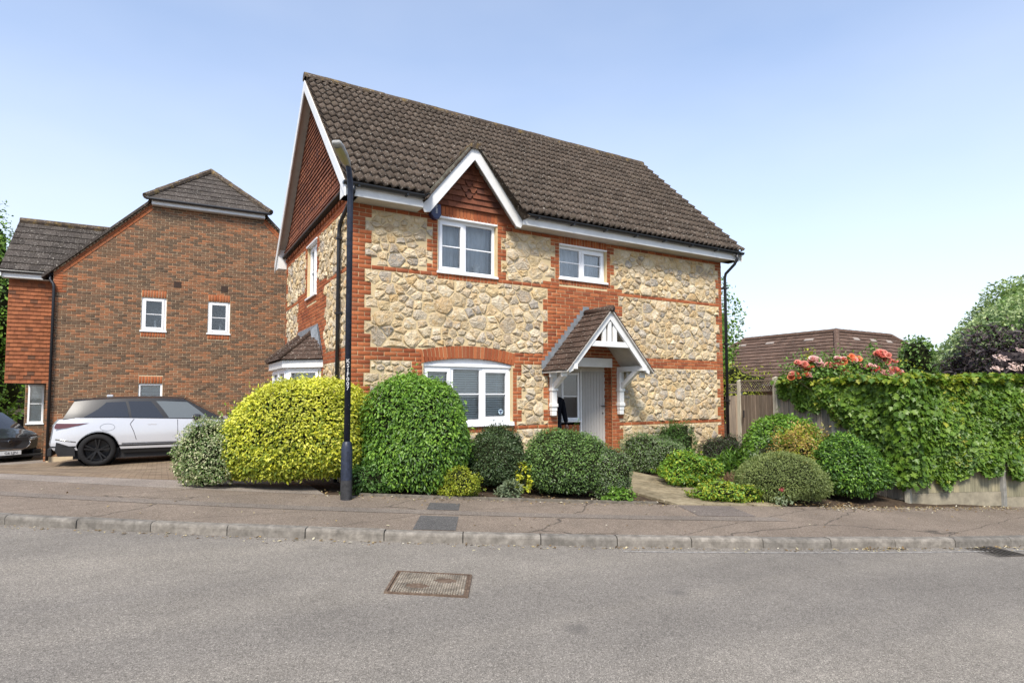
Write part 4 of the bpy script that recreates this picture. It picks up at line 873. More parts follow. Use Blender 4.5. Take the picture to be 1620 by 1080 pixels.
mb = MB().tube([(0,0,0), (.03,.0,.14), (.04,0,.24)], .005, 5); mb.build('stem', grn, va)
pink = leafmat('pink_petal', [(0, (.45,.05,.09)), (1, (.60,.10,.15))]); P = np.array(va.location)+[.04, 0, .26]+nrm(rng.normal(size=(90, 3)))*[.032, .032, .03]; V, F3 = leafgeo(P, P-np.array(va.location)-[.04,0,.26], .02, .8); leaf_obj('flower_head', V, F3, [pink], None, va)
# cut-back stump of dry stems
stx = (6.55, -2.50); se = empty('cut_back_stump', (*stx, TZ(*stx)), 0, 'cut back clump of dry brown stems in the bed', 'stump'); mb = MB()
for k in range(170):
    a, r_ = random.uniform(0, 6.28), .26*math.sqrt(random.random()); x, y = r_*math.cos(a), r_*math.sin(a)*.8; mb.tube([(x*.7, y*.7, -.02), (x*1.0, y, .14), (x*1.12+random.uniform(-.04, .04), y*1.1, .22+random.uniform(-.05, .08))], .005, 4, False)
mb.build('dry_stems', simple('dry_stem', (.26,.17,.10), .9, .1, dirt=.3, ds=40), se, kind='stuff')

# ------------------------------------------------------------------ paved path to the porch
pth = empty('path', (4.6, -2.0, TZ(4.6, -2.0)), 0); pth['kind'] = 'structure'
slabm = NT('path_slab'); _p = slabm.pos(); _c = slabm.ramp(slabm.noise(_p, 6, 7, .7), [(.3, (.13,.105,.065)), (.55, (.25,.21,.14)), (.8, (.36,.315,.22))]); _c = slabm.mix(1.0, _c, slabm.ramp(slabm.rand('obj'), [(0, (.82,.82,.8)), (1, (1.15,1.13,1.1))]), 'MULTIPLY'); slabm.bump(slabm.noise(_p, 60, 4), .4, .004); slabm = slabm.out(_c, .9, .2)
A0, A1 = np.array(koff(3.28, 2.05)[:2]), np.array(koff(5.35, 2.05)[:2]); B0, B1 = np.array([4.35, -.03]), np.array([5.68, -.03])
def pw(u, v): a = A0+(A1-A0)*u; b = B0+(B1-B0)*u; return a+(b-a)*v
rows = 7
for r_ in range(rows):
    nc = 4 if r_ < 4 else 3; offs = .5 if r_ % 2 else 0; cuts = [0]+[(k+offs)/nc for k in range(0 if offs else 1, nc)]+[1]
    for a, b in zip(cuts, cuts[1:]):
        v0, v1 = r_/rows, (r_+1)/rows; e = .006; Q = [pw(a+e, v0+e*.6), pw(b-e, v0+e*.6), pw(b-e, v1-e*.6), pw(a+e, v1-e*.6)]
        top = [Vector((q[0], q[1], TZ(*q)+.018))-pth.location for q in Q]; MB().add([t-Vector((0,0,.05)) for t in top]+top, [(3,2,1,0),(4,5,6,7),(0,1,5,4),(1,2,6,5),(2,3,7,6),(3,0,4,7)]).build('paving_slab', slabm, pth, bevel=.004)

# ------------------------------------------------------------------ fence, gate, ivy
def woodmat(name, base, mode='obj'):
    t = NT(name); p = t.pos((22, 22, 1.4)); c = t.ramp(t.noise(p, 1.5, 6, .65), [(.25, tuple(x*.55 for x in base)), (.55, base), (.8, tuple(x*1.35 for x in base))])
    c = t.mix(1.0, c, t.ramp(t.rand(mode), [(0, (.7,.72,.72)), (.5, (1,1,1)), (1, (1.25,1.2,1.12))]), 'MULTIPLY'); t.bump(t.noise(p, 3, 4), .4, .004); return t.out(c, .9, .15)
wood = woodmat('weathered_board', (.27,.24,.205)); wood2 = woodmat('brown_weathered_board', (.24,.19,.145)); woodp = woodmat('pale_green_board', (.27,.245,.165)); postm = woodmat('fence_post_wood', (.36,.34,.28)); concm = simple('gravel_board_concrete', (.34,.30,.22), .9, .15, dirt=.22, ds=7, bump=60)
conp = simple('concrete_post', (.30,.29,.26), .9, .15, dirt=.2, ds=9)
fence_kids = []
def panel(label, name, a, b, z0, ztop, bm_, bw_=.125, rails=True, cat='fence', cut=None):
    a, b = Vector((*a, 0)), Vector((*b, 0)); d = (b-a).normalized(); n_ = Vector((d.y, -d.x, 0)); L = (b-a).length
    if n_.dot(CAM-a) < 0: n_ = -n_
    e = empty(name, (a.x, a.y, z0), 0, label, cat, 'fence panels' if cat == 'fence' else None); nb_ = max(1, round(L/bw_)); w_ = L/nb_
    for k in range(nb_):
        p, q = a+d*(k*w_-.012), a+d*((k+1)*w_); zt = (ztop if not callable(ztop) else ztop((k+.5)/nb_))+random.uniform(-.006, .006); j = random.uniform(-.003, .003)
        V = [p+n_*(.004+j), q+n_*(.020+j), q+n_*(.006+j), p+n_*(-.004+j)]
        V = [v-Vector((a.x, a.y, 0)) for v in V]; MB().add([(v.x, v.y, .0) for v in V]+[(v.x, v.y, zt-z0) for v in V], [(3,2,1,0),(4,5,6,7),(0,1,5,4),(1,2,6,5),(2,3,7,6),(3,0,4,7)]).build('board', bm_, e)
    if rails:
        for f in (.18, .5, .85):
            z = (ztop if not callable(ztop) else ztop(.5))*f+z0*(1-f)-z0; p, q = -n_*.03, d*L-n_*.03; MB().bar((p.x, p.y, z), (q.x, q.y, z), .04, .07).build('rail', bm_, e)
    return e
def fpost(label, x, y, z0, z1, s=.10, m=None, name='fence_post', cap=True):
    o = MB().box(x-s/2, x+s/2, y-s/2, y+s/2, z0, z1, .008)
    if cap: o.add([(x-s/2+.008, y-s/2+.008, z1), (x+s/2-.008, y-s/2+.008, z1), (x+s/2-.008, y+s/2-.008, z1), (x-s/2+.008, y+s/2-.008, z1), (x, y, z1+.03)], [(0,1,4),(1,2,4),(2,3,4),(3,0,4)])
    return tag(o.build(name, m or postm), label, 'post', 'fence posts')
H0, P1, FA, FB, FC, FD, FE = (9.36, .02), (9.58, -.22), (9.28, -1.45), (9.0, -4.28), (10.74, -5.05), (12.45, -5.80), (14.2, -6.5)
def lattice(e, a, b, z0, z1):
    a, b = Vector((*a, 0))-Vector((e.location.x, e.location.y, 0)), Vector((*b, 0))-Vector((e.location.x, e.location.y, 0)); d = (b-a); L = d.length; d.normalize(); h = z1-z0; zb = z0-e.location.z
    mb = MB(); mb.bar(a+Vector((0,0,zb)), b+Vector((0,0,zb)), .035, .035); mb.bar(a+Vector((0,0,zb+h)), b+Vector((0,0,zb+h)), .035, .035); mb.build('trellis_frame', wood2, e)
    n = max(2, int((L+h)/.075))
    for sgn in (1, -1):
        for k in range(n+1):
            t = -h+(L+h)*k/n; u0, u1 = t, t+h; zz0, zz1 = (0, h)
            if u0 < 0: zz0 = -u0; u0 = 0
            if u1 > L: zz1 = h-(u1-L); u1 = L
            if u1-u0 < .02: continue
            if sgn < 0: u0, u1 = L-u0, L-u1
            n2 = Vector((d.y, -d.x, 0))*(.006*sgn); MB().bar(a+d*u0+n2+Vector((0,0,zb+zz0)), a+d*u1+n2+Vector((0,0,zb+zz1)), .008, .020, d.cross(Vector((0,0,1)))).build('trellis_lath', wood2, e)
e = panel('narrow brown boarded fence panel tight against the house corner', 'board_fence', H0, P1, TZ(*H0), 1.62, wood2, .11); lattice(e, H0, P1, 1.70, 1.90)
fpost('wooden gate post beside the narrow brown panel', *P1, TZ(*P1)-.1, 1.99, .10); e = panel('weathered grey-brown boarded garden gate with trellis strip above', 'garden_gate', (P1[0]-.02, P1[1]-.06), (FA[0]+.02, FA[1]+.06), TZ(*P1)+.04, 1.64, wood2, .125, cat='gate'); lattice(e, (P1[0]-.02, P1[1]-.06), (FA[0]+.02, FA[1]+.06), 1.74, 1.98)
MB().box(-.12, -.09, -.16, -.13, .95, 1.13, .004).build('gate_handle', black, e)
fpost('tall pale fence post where the ivy begins', *FA, TZ(*FA)-.1, 2.03, .12)
mA = ((FA[0]+FB[0])/2, (FA[1]+FB[1])/2)
panel('silver-grey boarded fence panel half hidden by ivy next to the gate', 'board_fence', (FA[0], FA[1]-.06), mA, TZ(*mA), 1.80, wood, .135); fpost('fence post in the silver-grey boarding', *mA, TZ(*mA)-.1, 1.70, .09)
panel('silver-grey boarded fence panel running under the ivy to the corner', 'board_fence', mA, FB, TZ(*FB), 1.72, wood, .135)
ge = (-.30, -.42)
for (a, b, lb, dz) in ((FB, FC, 'pale boarded fence panel on a concrete base, between the corner post and concrete post', 0), (FC, FD, 'pale boarded fence panel stepping down beyond the concrete post', -.12), (FD, FE, 'far pale boarded fence panel under the purple elder', -.2)):
    zt = TZ(*b); e = panel(lb, 'board_fence', a, b, zt+.235+dz*.1, 1.62+dz, woodp, .115)
    A_, B_ = Vector((*a, 0))-e.location, Vector((*b, 0))-e.location; A_.z = B_.z = -.135; MB().bar(A_, B_, .05, .26).build('gravel_board', concm, e)
fpost('corner fence post where the concrete base starts', *FB, TZ(*FB)-.1, 1.60, .09); fpost('slotted concrete fence post between two pale panels', *FC, TZ(*FC)-.1, 1.62, .11, conp, cap=False); fpost('concrete fence post at the end of the ivy wall', *FD, TZ(*FD)-.1, 1.5, .11, conp, cap=False)
# ivy hanging over the fence
def ivy_side(a, b, n, top, bot, thick, u0=0.0):
    a, b = np.array(a), np.array(b); d = b-a; L = np.linalg.norm(d); d /= L; nv = np.array([d[1], -d[0]]); c_ = np.array([CAM.x, CAM.y])
    if nv@(c_-a) < 0: nv = -nv
    u = u0+(1-u0)*rng.random(n); t = top(u); t = t+.05*np.sin(u*L*3.1+1)+.03*np.sin(u*L*8); bo = bot(u)+.10*np.sin(u*L*6.0)+.06*np.sin(u*L*15+1)+rng.normal(size=n)*.03; v = rng.random(n); z = bo+(t-bo)*v
    bulge = thick*(.55+.45*np.sin(np.clip((z-bo)/np.maximum(t-bo, .05), 0, 1)*3.0))*(.8+.25*np.sin(u*L*4+z*5)+.2*np.sin(u*L*9-z*7+2)); dep = np.maximum(.03, bulge*(1-np.abs(rng.normal(size=n))*.25))
    P = np.stack([a[0]+d[0]*L*u+nv[0]*dep, a[1]+d[1]*L*u+nv[1]*dep, z], 1); N = np.tile([nv[0], nv[1], .25], (n, 1)); return P, N
def interp(xs, ys): return lambda u: np.interp(u, xs, ys)
S = [ivy_side(FA, FB, 5200, interp([0, .04, .12, 1], [1.88, 1.95, 2.02, 1.92]), interp([0, .12, .3, .42, .55, .7, .85, 1], [1.60, 1.55, 1.44, 1.36, 1.14, .92, .5, .0]), .18, .055), ivy_side(FB, FC, 7600, interp([0, 1], [1.95, 1.90]), interp([0, .3, .5, .75, .93, .97, 1], [.0, .08, .20, .16, .24, .58, .70]), .22), ivy_side(FC, FD, 7200, interp([0, 1], [1.9, 1.84]), interp([0, .05, .3, 1], [.62, .08, .10, .0]), .22), ivy_side(FD, FE, 4200, interp([0, 1], [1.84, 1.8]), interp([0, 1], [-.1, -.1]), .24)]
for a, b in ((FA, FB), (FB, FC), (FC, FD), (FD, FE)):      # crown of the ivy over the top of the fence
    n = 1500; u = rng.random(n)**.8; u = .06+.94*u if a is FA else u; a_, b_ = np.array(a), np.array(b); P = np.concatenate([a_+(b_-a_)*u[:, None]+rng.normal(size=(n, 2))*.11, (1.92-.02*u+.08*rng.random(n)**2+.035*np.sin(u*11)+.03*np.sin(u*29))[:, None]], 1); S.append((P, np.tile([0., -.2, 1.], (n, 1))))
ncr = 1500; aa = rng.uniform(0, 6.28, ncr); rr2 = rng.uniform(.12, .34, ncr)*(.75+.25*np.sin(aa*3)); S.append((np.stack([FB[0]+rr2*np.cos(aa), FB[1]+rr2*np.sin(aa), rng.uniform(.02, 1.95, ncr)], 1), np.stack([np.cos(aa), np.sin(aa), .25+0*aa], 1)))
ivy = empty('ivy', (FB[0], FB[1], TZ(*FB)), 0, 'thick green ivy draped along the whole garden fence', 'ivy')
P = np.concatenate([s[0] for s in S]); N = np.concatenate([s[1] for s in S])
pat = np.sin(P[:, 0]*2.1+P[:, 2]*2.7)+np.sin(P[:, 1]*3.3-P[:, 2]*1.9+1)+np.sin(P[:, 0]*5+2*P[:, 1]); young = ((pat+rng.normal(size=len(P))*.9 > 2.2) | ((P[:, 2] > 1.86) & (rng.random(len(P)) < .4))).astype(int)
dC = np.linalg.norm(P-np.array(CAM), axis=1); big = np.argsort(dC+rng.random(len(P))*2.5)[:0]
vis_i = np.where((P[:, 2] > .1) & (dC < 13.5))[0]; pick = rng.choice(vis_i, 296, replace=False); mask = np.ones(len(P), bool); mask[pick] = False
V, F3 = leafgeo(P[mask], N[mask], .088, 1.05, .42, .1, .9, .25, True); leaf_obj('foliage', V, F3, [ivy1, ivy2], young[mask], ivy)
lm = []
for mt in (leafmat('ivy_leaf_single', [(0, (0.085,0.170,0.021)), (1, (0.119,0.212,0.025))], .42), leafmat('ivy_young_leaf_single', [(0, (0.240,0.304,0.032)), (1, (0.288,0.336,0.040))], .42)):
    V1, F1 = leafgeo(np.zeros((1, 3)), np.array([[0, -1, .2]]), .10, 1.05, 0, .1, 2.5, .25, True); m = mesh_np('leaf', V1, F1); m.materials.append(mt); lm.append(m)
for i in pick:
    az = math.atan2(N[i][0], -N[i][1]); link('leaf', lm[young[i]], ivy, Vector(P[i]+N[i]*.02)-ivy.location, (random.uniform(-.5, .3), random.uniform(-.4, .4), az+random.uniform(-.5, .5))).scale = [random.uniform(.85, 1.2)]*3
mb = MB(); stemm = simple('ivy_stem', (.10,.085,.06), .9, .1)
for k in range(40):
    u = random.random(); a, b = random.choice(((FA, FB), (FB, FC), (FC, FD))); x, y = a[0]+(b[0]-a[0])*u, a[1]+(b[1]-a[1])*u; q = Vector((CAM.x-x, CAM.y-y, 0)).normalized()*.05; z = random.uniform(.3, 1.0)
    if a == FA: z = random.uniform(1.4, 1.7)
    mb.tube([(x+q.x-ivy.location.x+random.uniform(-.1, .1)*t, y+q.y-ivy.location.y, z+t*.5-ivy.location.z) for t in (0, .35, .7, 1)], .006, 5)
mb.build('stems', stemm, ivy, kind='stuff')
# backing of the ivy: old woody mat on the boards
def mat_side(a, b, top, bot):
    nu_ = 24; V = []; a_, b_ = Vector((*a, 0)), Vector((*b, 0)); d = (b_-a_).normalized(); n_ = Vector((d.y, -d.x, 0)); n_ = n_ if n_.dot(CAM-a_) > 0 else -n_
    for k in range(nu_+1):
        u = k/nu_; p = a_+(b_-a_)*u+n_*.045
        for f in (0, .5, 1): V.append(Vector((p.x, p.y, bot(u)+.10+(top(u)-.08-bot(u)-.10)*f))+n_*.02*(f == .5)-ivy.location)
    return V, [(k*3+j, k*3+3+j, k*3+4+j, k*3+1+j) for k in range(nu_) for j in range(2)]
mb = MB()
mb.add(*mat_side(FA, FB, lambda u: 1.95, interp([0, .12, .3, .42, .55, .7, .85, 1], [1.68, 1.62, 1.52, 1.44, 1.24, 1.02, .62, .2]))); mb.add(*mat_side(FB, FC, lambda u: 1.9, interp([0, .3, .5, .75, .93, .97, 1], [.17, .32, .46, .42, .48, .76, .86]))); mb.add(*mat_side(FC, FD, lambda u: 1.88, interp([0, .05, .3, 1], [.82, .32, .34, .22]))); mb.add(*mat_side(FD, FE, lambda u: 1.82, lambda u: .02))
mb.build('woody_mat', core_shade, ivy)

# ------------------------------------------------------------------ roses, elder, trees behind the fence
rs = empty('rose_bush', (9.75, -2.9, TZ(9.75, -2.95)), 0, 'rose bush with orange and pink blooms rising above the ivy covered fence', 'rose'); n = 3600
cc = np.array([9.64, -2.72, 2.12]); L = rng.normal(size=(n, 3))*[.52, .22, .20]; L[:, 0] = np.clip(L[:, 0], -1.15, 1.15); P = cc+np.stack([L[:, 0]*RT2[0]+L[:, 1]*FW2[0], L[:, 0]*RT2[1]+L[:, 1]*FW2[1], np.abs(L[:, 2])*1.1-.12], 1)
V, F3 = leafgeo(P, rng.normal(size=P.shape)+[0,0,.8], .062, .58, .6); leaf_obj('foliage', V, F3, [mid, grn], (rng.random(n) > .7).astype(int), rs)
mb = MB()
petm = [leafmat('petal_'+k, s, .6, .35, (1.1,1,1)) for k, s in (('orange', [(0, (.66,.16,.06)), (1, (.78,.30,.14))]), ('coral', [(0, (.68,.20,.16)), (1, (.80,.36,.28))]), ('pink', [(0, (.76,.40,.38)), (1, (.84,.58,.55))]), ('red', [(0, (.55,.05,.05)), (1, (.66,.10,.08))]))]
def rose_mesh(mt):
    V = []; Fs_ = []
    for ring, (n_, r_, tilt) in enumerate(((3, .018, .1), (5, .036, .5), (6, .052, .95))):
        for k in range(n_):
            a = 2*math.pi*(k+.5*ring)/n_; b = len(V); c_, s_ = math.cos(a), math.sin(a); w_ = r_*.75; x1, z1 = r_*(.5+tilt*.6), .055-.022*tilt
            for (r0, z0_, ww) in ((.008, 0, .4), (x1*.75, z1*.75, 1), (x1*1.1, z1, .6)):
                for sg in (-1, 1): V.append((c_*r0-s_*sg*w_*ww, s_*r0+c_*sg*w_*ww, z0_))
            Fs_ += [(b, b+1, b+3, b+2), (b+2, b+3, b+5, b+4)]
    m = mesh_np('rose_bloom', V, np.array(Fs_)); m.materials.append(mt); return m
rmz = [rose_mesh(m) for m in petm]
# blooms in small clusters: (right offset, height, petal, count)
for (r_, hz, k, n_) in ((-.98, 2.00, 0, 2), (-.86, 2.24, 1, 3), (-.72, 2.16, 1, 4), (-.70, 2.02, 2, 2), (-.58, 2.34, 2, 4), (-.42, 2.22, 2, 2), (-.18, 2.20, 1, 4), (-.05, 2.34, 2, 3), (.14, 2.38, 0, 5), (.30, 2.36, 1, 3), (.12, 2.08, 0, 2), (.30, 1.96, 2, 3), (.52, 2.18, 3, 5), (.66, 2.16, 3, 3), (.72, 2.46, 1, 4), (.86, 2.44, 1, 4), (.98, 2.32, 1, 3), (.90, 2.04, 2, 3), (1.04, 2.10, 1, 5), (1.16, 2.04, 0, 3), (.20, 1.86, 0, 2)):
    for q in range(n_+2):
        p = np.array([9.80, -2.80])-FW2*.12+RT2*(r_*1.02-.22+random.uniform(-.09, .09))-FW2*random.uniform(0, .1); kk = k if random.random() < .7 else random.randrange(3); z = hz+.02+random.uniform(-.045, .045)
        link('rose_bloom', rmz[kk], rs, Vector((p[0], p[1], z))-rs.location, (R(random.uniform(20, 75)), random.uniform(-.5, .5), math.pi*0+random.uniform(-.6, .6)-YAW)).scale = [random.uniform(.95, 1.45)]*3
    p = np.array([9.80, -2.80])+RT2*(r_-.22)-FW2*.1; P = np.array([p[0], p[1], hz-.05])+rng.normal(size=(60, 3))*[.07, .05, .06]; V, F3 = leafgeo(P, rng.normal(size=P.shape)+[0,0,.8], .055, .58); leaf_obj('leaf_spray', V, F3, [mid], None, rs); mb.tube([(9.72-rs.location.x, -2.95-rs.location.y, 1.2), (p[0]-rs.location.x, p[1]-rs.location.y, hz-rs.location.z)], .006, 5)
for (r_, hz) in ((.55, 2.62), (-.82, 2.42)):
    p = np.array([9.80, -2.80])+RT2*r_; P = np.array([p[0], p[1], hz])+rng.normal(size=(70, 3))*[.06, .05, .10]; V, F3 = leafgeo(P, rng.normal(size=P.shape)+[0,0,.8], .07, .55); leaf_obj('leaf_spray', V, F3, [lime if hz < 2.5 else mid], None, rs); mb.tube([(0, 0, 1.4), (p[0]-rs.location.x, p[1]-rs.location.y, hz-rs.location.z)], .006, 5)
mb.tube([(0, 0, 0), (0, 0, 1.6)], .02, 6); mb.build('canes', stemm, rs)
def tree(name, label, c, rx, ry, zb, h, n, size, mats, asp=.5, lf=3, la=.12, trunk=.12, group=None, mixf=None, ang=None, p=2.1, spread=.7, out=.3, extra=0, cat='tree', csc=.82, cm=None):
    z0 = TZ(*c); e = empty(name, (c[0], c[1], z0), 0, label, cat, group); lump = Lump(lf, la, 14); P, N, d = dome(n, c, rx, ry, zb, h, p, lump, .45, ang); q = np.abs(rng.normal(size=len(P)))*.10; P = P+(np.array([c[0], c[1], zb+h*.45])-P)*q[:, None]
    if extra: j = rng.random(len(P)) < extra; P[j] += N[j]*rng.random((j.sum(), 1))*.25
    idx = None if len(mats) < 2 else (mixf(d, q, (P[:, 2]-zb)/h) if mixf else rng.integers(0, len(mats), len(P)))
    V, F3 = leafgeo(P, N, size, asp, spread, out); leaf_obj('crown', V, F3, mats, idx, e); core(e, c, rx, ry, zb, h, p, lump, csc, .45, cm or core_shade, ang)
    mb = MB().tube([(0, 0, -.1), (.03, .02, (zb-z0)*.5), (0, 0, zb-z0+h*.3)], [trunk, trunk*.8, trunk*.55], 8)
    for k in range(5): a = k*1.26; mb.tube([(0, 0, zb-z0+h*.1), (rx*.3*math.cos(a), ry*.3*math.sin(a), zb-z0+h*.35), (rx*.6*math.cos(a), ry*.6*math.sin(a), zb-z0+h*.55)], [trunk*.5, trunk*.35, trunk*.15], 6)
    mb.build('trunk', bark, e); return e
# elder
el = tree('elder_bush', 'dark purple elder with flat pinkish flower heads leaning over the ivy wall', (12.55, -5.1), 1.65, .8, 1.0, 1.72, 13000, .12, [purp], .30, 4, .14, .07, cat='shrub', spread=.6, out=.5, extra=.2, csc=.62, cm=purp)
flm = leafmat('elder_flower', [(0, (0.525,0.375,0.338)), (1, (0.750,0.587,0.537))], trans=.15)
for k in range(38):
    r_, hz = random.uniform(-1.5, 1.2), 0; f = math.sqrt(max(0, 1-(r_/1.6)**2)); hz = 1.75+random.uniform(.05, 1.08)*f; dd = .82*math.sqrt(max(.05, 1-((hz-1.9)/1.1)**2))*f; p = np.array([12.55, -5.1])+RT2*r_-FW2*(dd+.26); nf = 70; a = rng.uniform(0, 6.28, nf); rr_ = np.sqrt(rng.random(nf))*random.uniform(.07, .13)
    rr_ = rr_*1.25; al, be = rr_*np.cos(a), rr_*np.sin(a)*.8; P = np.stack([al*RT2[0]+be*FW2[0], al*RT2[1]+be*FW2[1], be*.55+rng.normal(size=nf)*.008], 1)+np.array([p[0], p[1], hz]); V, F3 = leafgeo(P, np.tile([-FW2[0]*.7, -FW2[1]*.7, 1.], (nf, 1)), .034, 1.0, .25); leaf_obj('flower_head', V, F3, [flm], None, el, kind='stuff'); del bpy.data.objects[col.objects[-1].name]['kind']
tree('clipped_tree', 'large rounded pale grey-green tree behind the purple elder', (16.85, -4.3), 2.65, 2.2, .9, 3.75, 40000, .095, [pit, mid], .5, 4, .07, .15, mixf=lambda d, q, hz: (rng.random(len(d)) > .8).astype(int), spread=.75, csc=.86, cm=mid)
tree('dark_tree', 'small dark green tree beside the pale rounded tree', (19.3, .2), .75, .7, 1.2, 2.3, 3000, .11, [treeg], .6, 4, .2, .1)
tree('broadleaf_tree', 'green tree showing past the right hand corner of the stone house', (15.6, 6.6), 1.35, 1.3, 1.5, 4.3, 12000, .12, [treeg, grn], .6, 4, .2, .16, extra=.2, csc=.66, cm=treeg)
tree('golden_bush', 'yellow-green bush showing over the gate beside the house', (11.9, 1.9), .75, .6, .9, 1.42, 2600, .08, [lime], .4, 4, .25, .06, cat='shrub', extra=.3)
tree('boundary_tree', 'tall green tree at the far end of the neighbouring brick house', (-9.2, 19.4), 2.1, 1.8, .2, 8.2, 14000, .13, [grn, treeg], .6, 4.5, .14, .2, mixf=lambda d, q, hz: (rng.random(len(d)) > .6).astype(int))
bush('hedge_shrub', 'low green shrub behind the fence below the far roof', 'shrub', (14.6, -1.4), .9, .6, 2.1, 2600, .08, [lime, mid], .5, 2.2, 4, .2)

# ------------------------------------------------------------------ neighbouring brown brick house
lho = (-5.5, 11.0, -.06); lr = R(-2.5); nh = empty('brick_house', lho, lr, 'brown brick house with half-hipped tiled roof beyond the driveway', 'house')
def MN(u, z, d): return (u, -d, z)
GWD = 7.86; NW = [(2.15, 2.80, 3.67, 4.67), (3.93, 4.56, 3.67, 4.67), (2.14, 2.76, 1.05, 2.07)]
def hw_at(z): return (0, GWD) if z < 5.28 else (max(0, (z-5.28)/1.0), GWD-(z-5.28)/1.0)
mb = MB(); walled(mb, MN, (0, GWD), (-.5, 5.28), NW, .11)
mb.add([(0,0,5.28),(GWD,0,5.28),(5.52,0,7.62),(2.34,0,7.62)], [(0,1,2,3)]); mb.add([(0,0,-.5),(0,9,-.5),(0,9,5.28),(0,0,5.28)], [(0,1,2,3)]); mb.add([(GWD,0,-.5),(GWD,9,-.5),(GWD,9,5.28),(GWD,0,5.28)], [(0,1,2,3)]); mb.add([(0,9,-.5),(GWD,9,-.5),(GWD,9,5.28),(GWD/2,9,9.2),(0,9,5.28)], [(0,1,2,3,4)])
nwall = mb.build('wall', mortar_g, nh, recalc=False)
opN = [(a-.003, b+.003, c-.2, d+.225) for a, b, c, d in NW]
def ivN(k): return [(max(hw_at(k*C)[0], hw_at(k*C+C)[0]), min(hw_at(k*C)[1], hw_at(k*C+C)[1]))]
bN = []
for k in range(101):
    iv = ivN(k)
    for a, b, c, d in opN:
        if c < k*C+C-.02 and d > k*C+.02: iv = sub_iv(iv, a, b)
    for a, b in iv:
        u = -.1125*(k % 2)
        while u < b:
            x0, x1 = max(u, a), min(u+.225, b); u += .225
            if x1-x0 > .035: bN.append((x0, x1, k*C, k*C+C))
_0 = (lambda *a_: (0, 0))(102, lambda k: [(max(hw_at(k*C)[0], hw_at(k*C+C)[0]), min(hw_at(k*C)[1], hw_at(k*C+C)[1]))], opN)
bN = [b for b in bN if b[3] < 7.58]
candN = sorted(bN, key=lambda b: -(b[1]-b[0])*1000+dist((lho[0]+b[0], lho[1], b[2]))+(500 if (b[2] < 1.3 and b[0] > .3) or b[0] > 6 else 0)+random.random()*3)
soloN = set(candN[:300])
for b in bN:
    if b in soloN: brick_obj(b, MN, 0, nwall, dbrick_o)
mb = MB(); join_blocks(mb, [b for b in bN if b not in soloN], MN)
rv = []
for k in range(70): fill(.012, .9, k, rv)
join_blocks(mb, rv, lambda u, z, d: (-d, u, z)); mb.build('brickwork', dbrick_j, nwall, kind='stuff', recalc=False)
og = []
for (a, b, c, d) in NW:
    upright(a, b, d+.005, d+.222, og); upright(a, b, c-.2, c-.045, og)
for b in og: brick_obj(b, lambda u, z, d: (u, -d-.004, z), 0, nwall, brick_g, 'header_brick')
for k in range(14):                                            # orange brick verge stepping up the slopes
    for sgn in (0, 1):
        for row in (0, 1):
            t = (k+.5*row)*.2335; u, z = t*.707+.02, 5.30+t*.707
            if z > 7.50: continue
            L = .222; off = .055+row*.078; P = [(0, 0), (L, 0), (L, .068), (0, .068)]; c_, s_ = math.cos(R(45)), math.sin(R(45))
            Q = [(u+x*c_-(y-off-.068)*s_, z+x*s_+(y-off-.068)*c_) for x, y in P]
            Q = [(a if not sgn else GWD-a, b) for a, b in Q]
            if min(a for a, b in Q) < .0 or max(b for a, b in Q) > 7.58: continue
            MB().prism(Q, MN, -.02, .022).build('verge_brick', brick_g, nwall)
for k in range(62, 70): brick_obj((.004, .225 if k % 2 else .32, k*C, k*C+C), lambda u, z, d: (u, -d-.006, z), 0, nwall, brick_g, 'header_brick')
for i, (a, b, c, d) in enumerate(NW):
    wq = window(nh, MN, a, b, c, d, [(a+.07, b-.07, i != 2)], .5, 'blind' if i == 2 else 'room', True, sb=.03, fw_=.055)
    if i < 2:
        x = a+.36; MB().lathe([(0, c+.11), (.045, c+.11), (.03, c+.2), (.015, c+.24), (.035, c+.30), (0, c+.34)], (x, .16, 0), 'z', 10).build('ornament', white, wq)
for x, z in ((3.08, 5.13), (4.38, 5.10)): mbox(MB(), MN, x-.1, x+.1, z-.09, z+.09, .0, .02).build('air_brick', simple('air_brick', (.05,.03,.022), .9), nh)
# roofs
mb = MB(); PLr = [[(-.25, -.12, 5.10), (-.25, 9.2, 5.10), (3.93, 9.2, 9.28), (3.93, 1.55, 9.28), (2.30, -.15, 7.70), (2.22, -.12, 7.57)], [(GWD+.25, -.12, 5.10), (GWD+.25, 9.2, 5.10), (3.93, 9.2, 9.28), (3.93, 1.55, 9.28), (5.56, -.15, 7.70), (5.64, -.12, 7.57)]]
for Q in PLr: mb.add(Q+[(x, y, z-.09) for x, y, z in Q], [tuple(range(6)), tuple(range(11, 5, -1))]+[(i, (i+1) % 6, 6+(i+1) % 6, 6+i) for i in range(6)])
nroof = mb.build('roof', tilemat('grey_tile_joined', (.060,.052,.047), 'isl', .5), nh)
hipf = ((2.16, -.22, 7.66), (5.70, -.22, 7.66), (3.94, 1.55, 9.32), (3.92, 1.55, 9.32))
MB().add(list(hipf), [(0,1,2,3)]).build('hip_deck', tile_f, nroof)
tile_facet(*hipf, 8, .33, .025, lambda V, F_, r_: MB().add(V, F_).build('hip_tile', tile_f, nroof))
for a, b in (((2.16, -.22, 7.70), (3.93, 1.55, 9.37)), ((5.70, -.22, 7.70), (3.93, 1.55, 9.37))):
    a, b = Vector(a), Vector(b)
    for k in range(6): MB().tube([a.lerp(b, k/6+.005), a.lerp(b, (k+1)/6+.012)], [.10, .09], 8).build('hip_ridge_tile', tile_r, nroof)
MB().box(2.34, 5.52, -.19, -.16, 7.50, 7.64).build('fascia_board', white, nh); MB().box(2.34, 5.52, -.16, .0, 7.48, 7.50).build('soffit', soffit, nh)
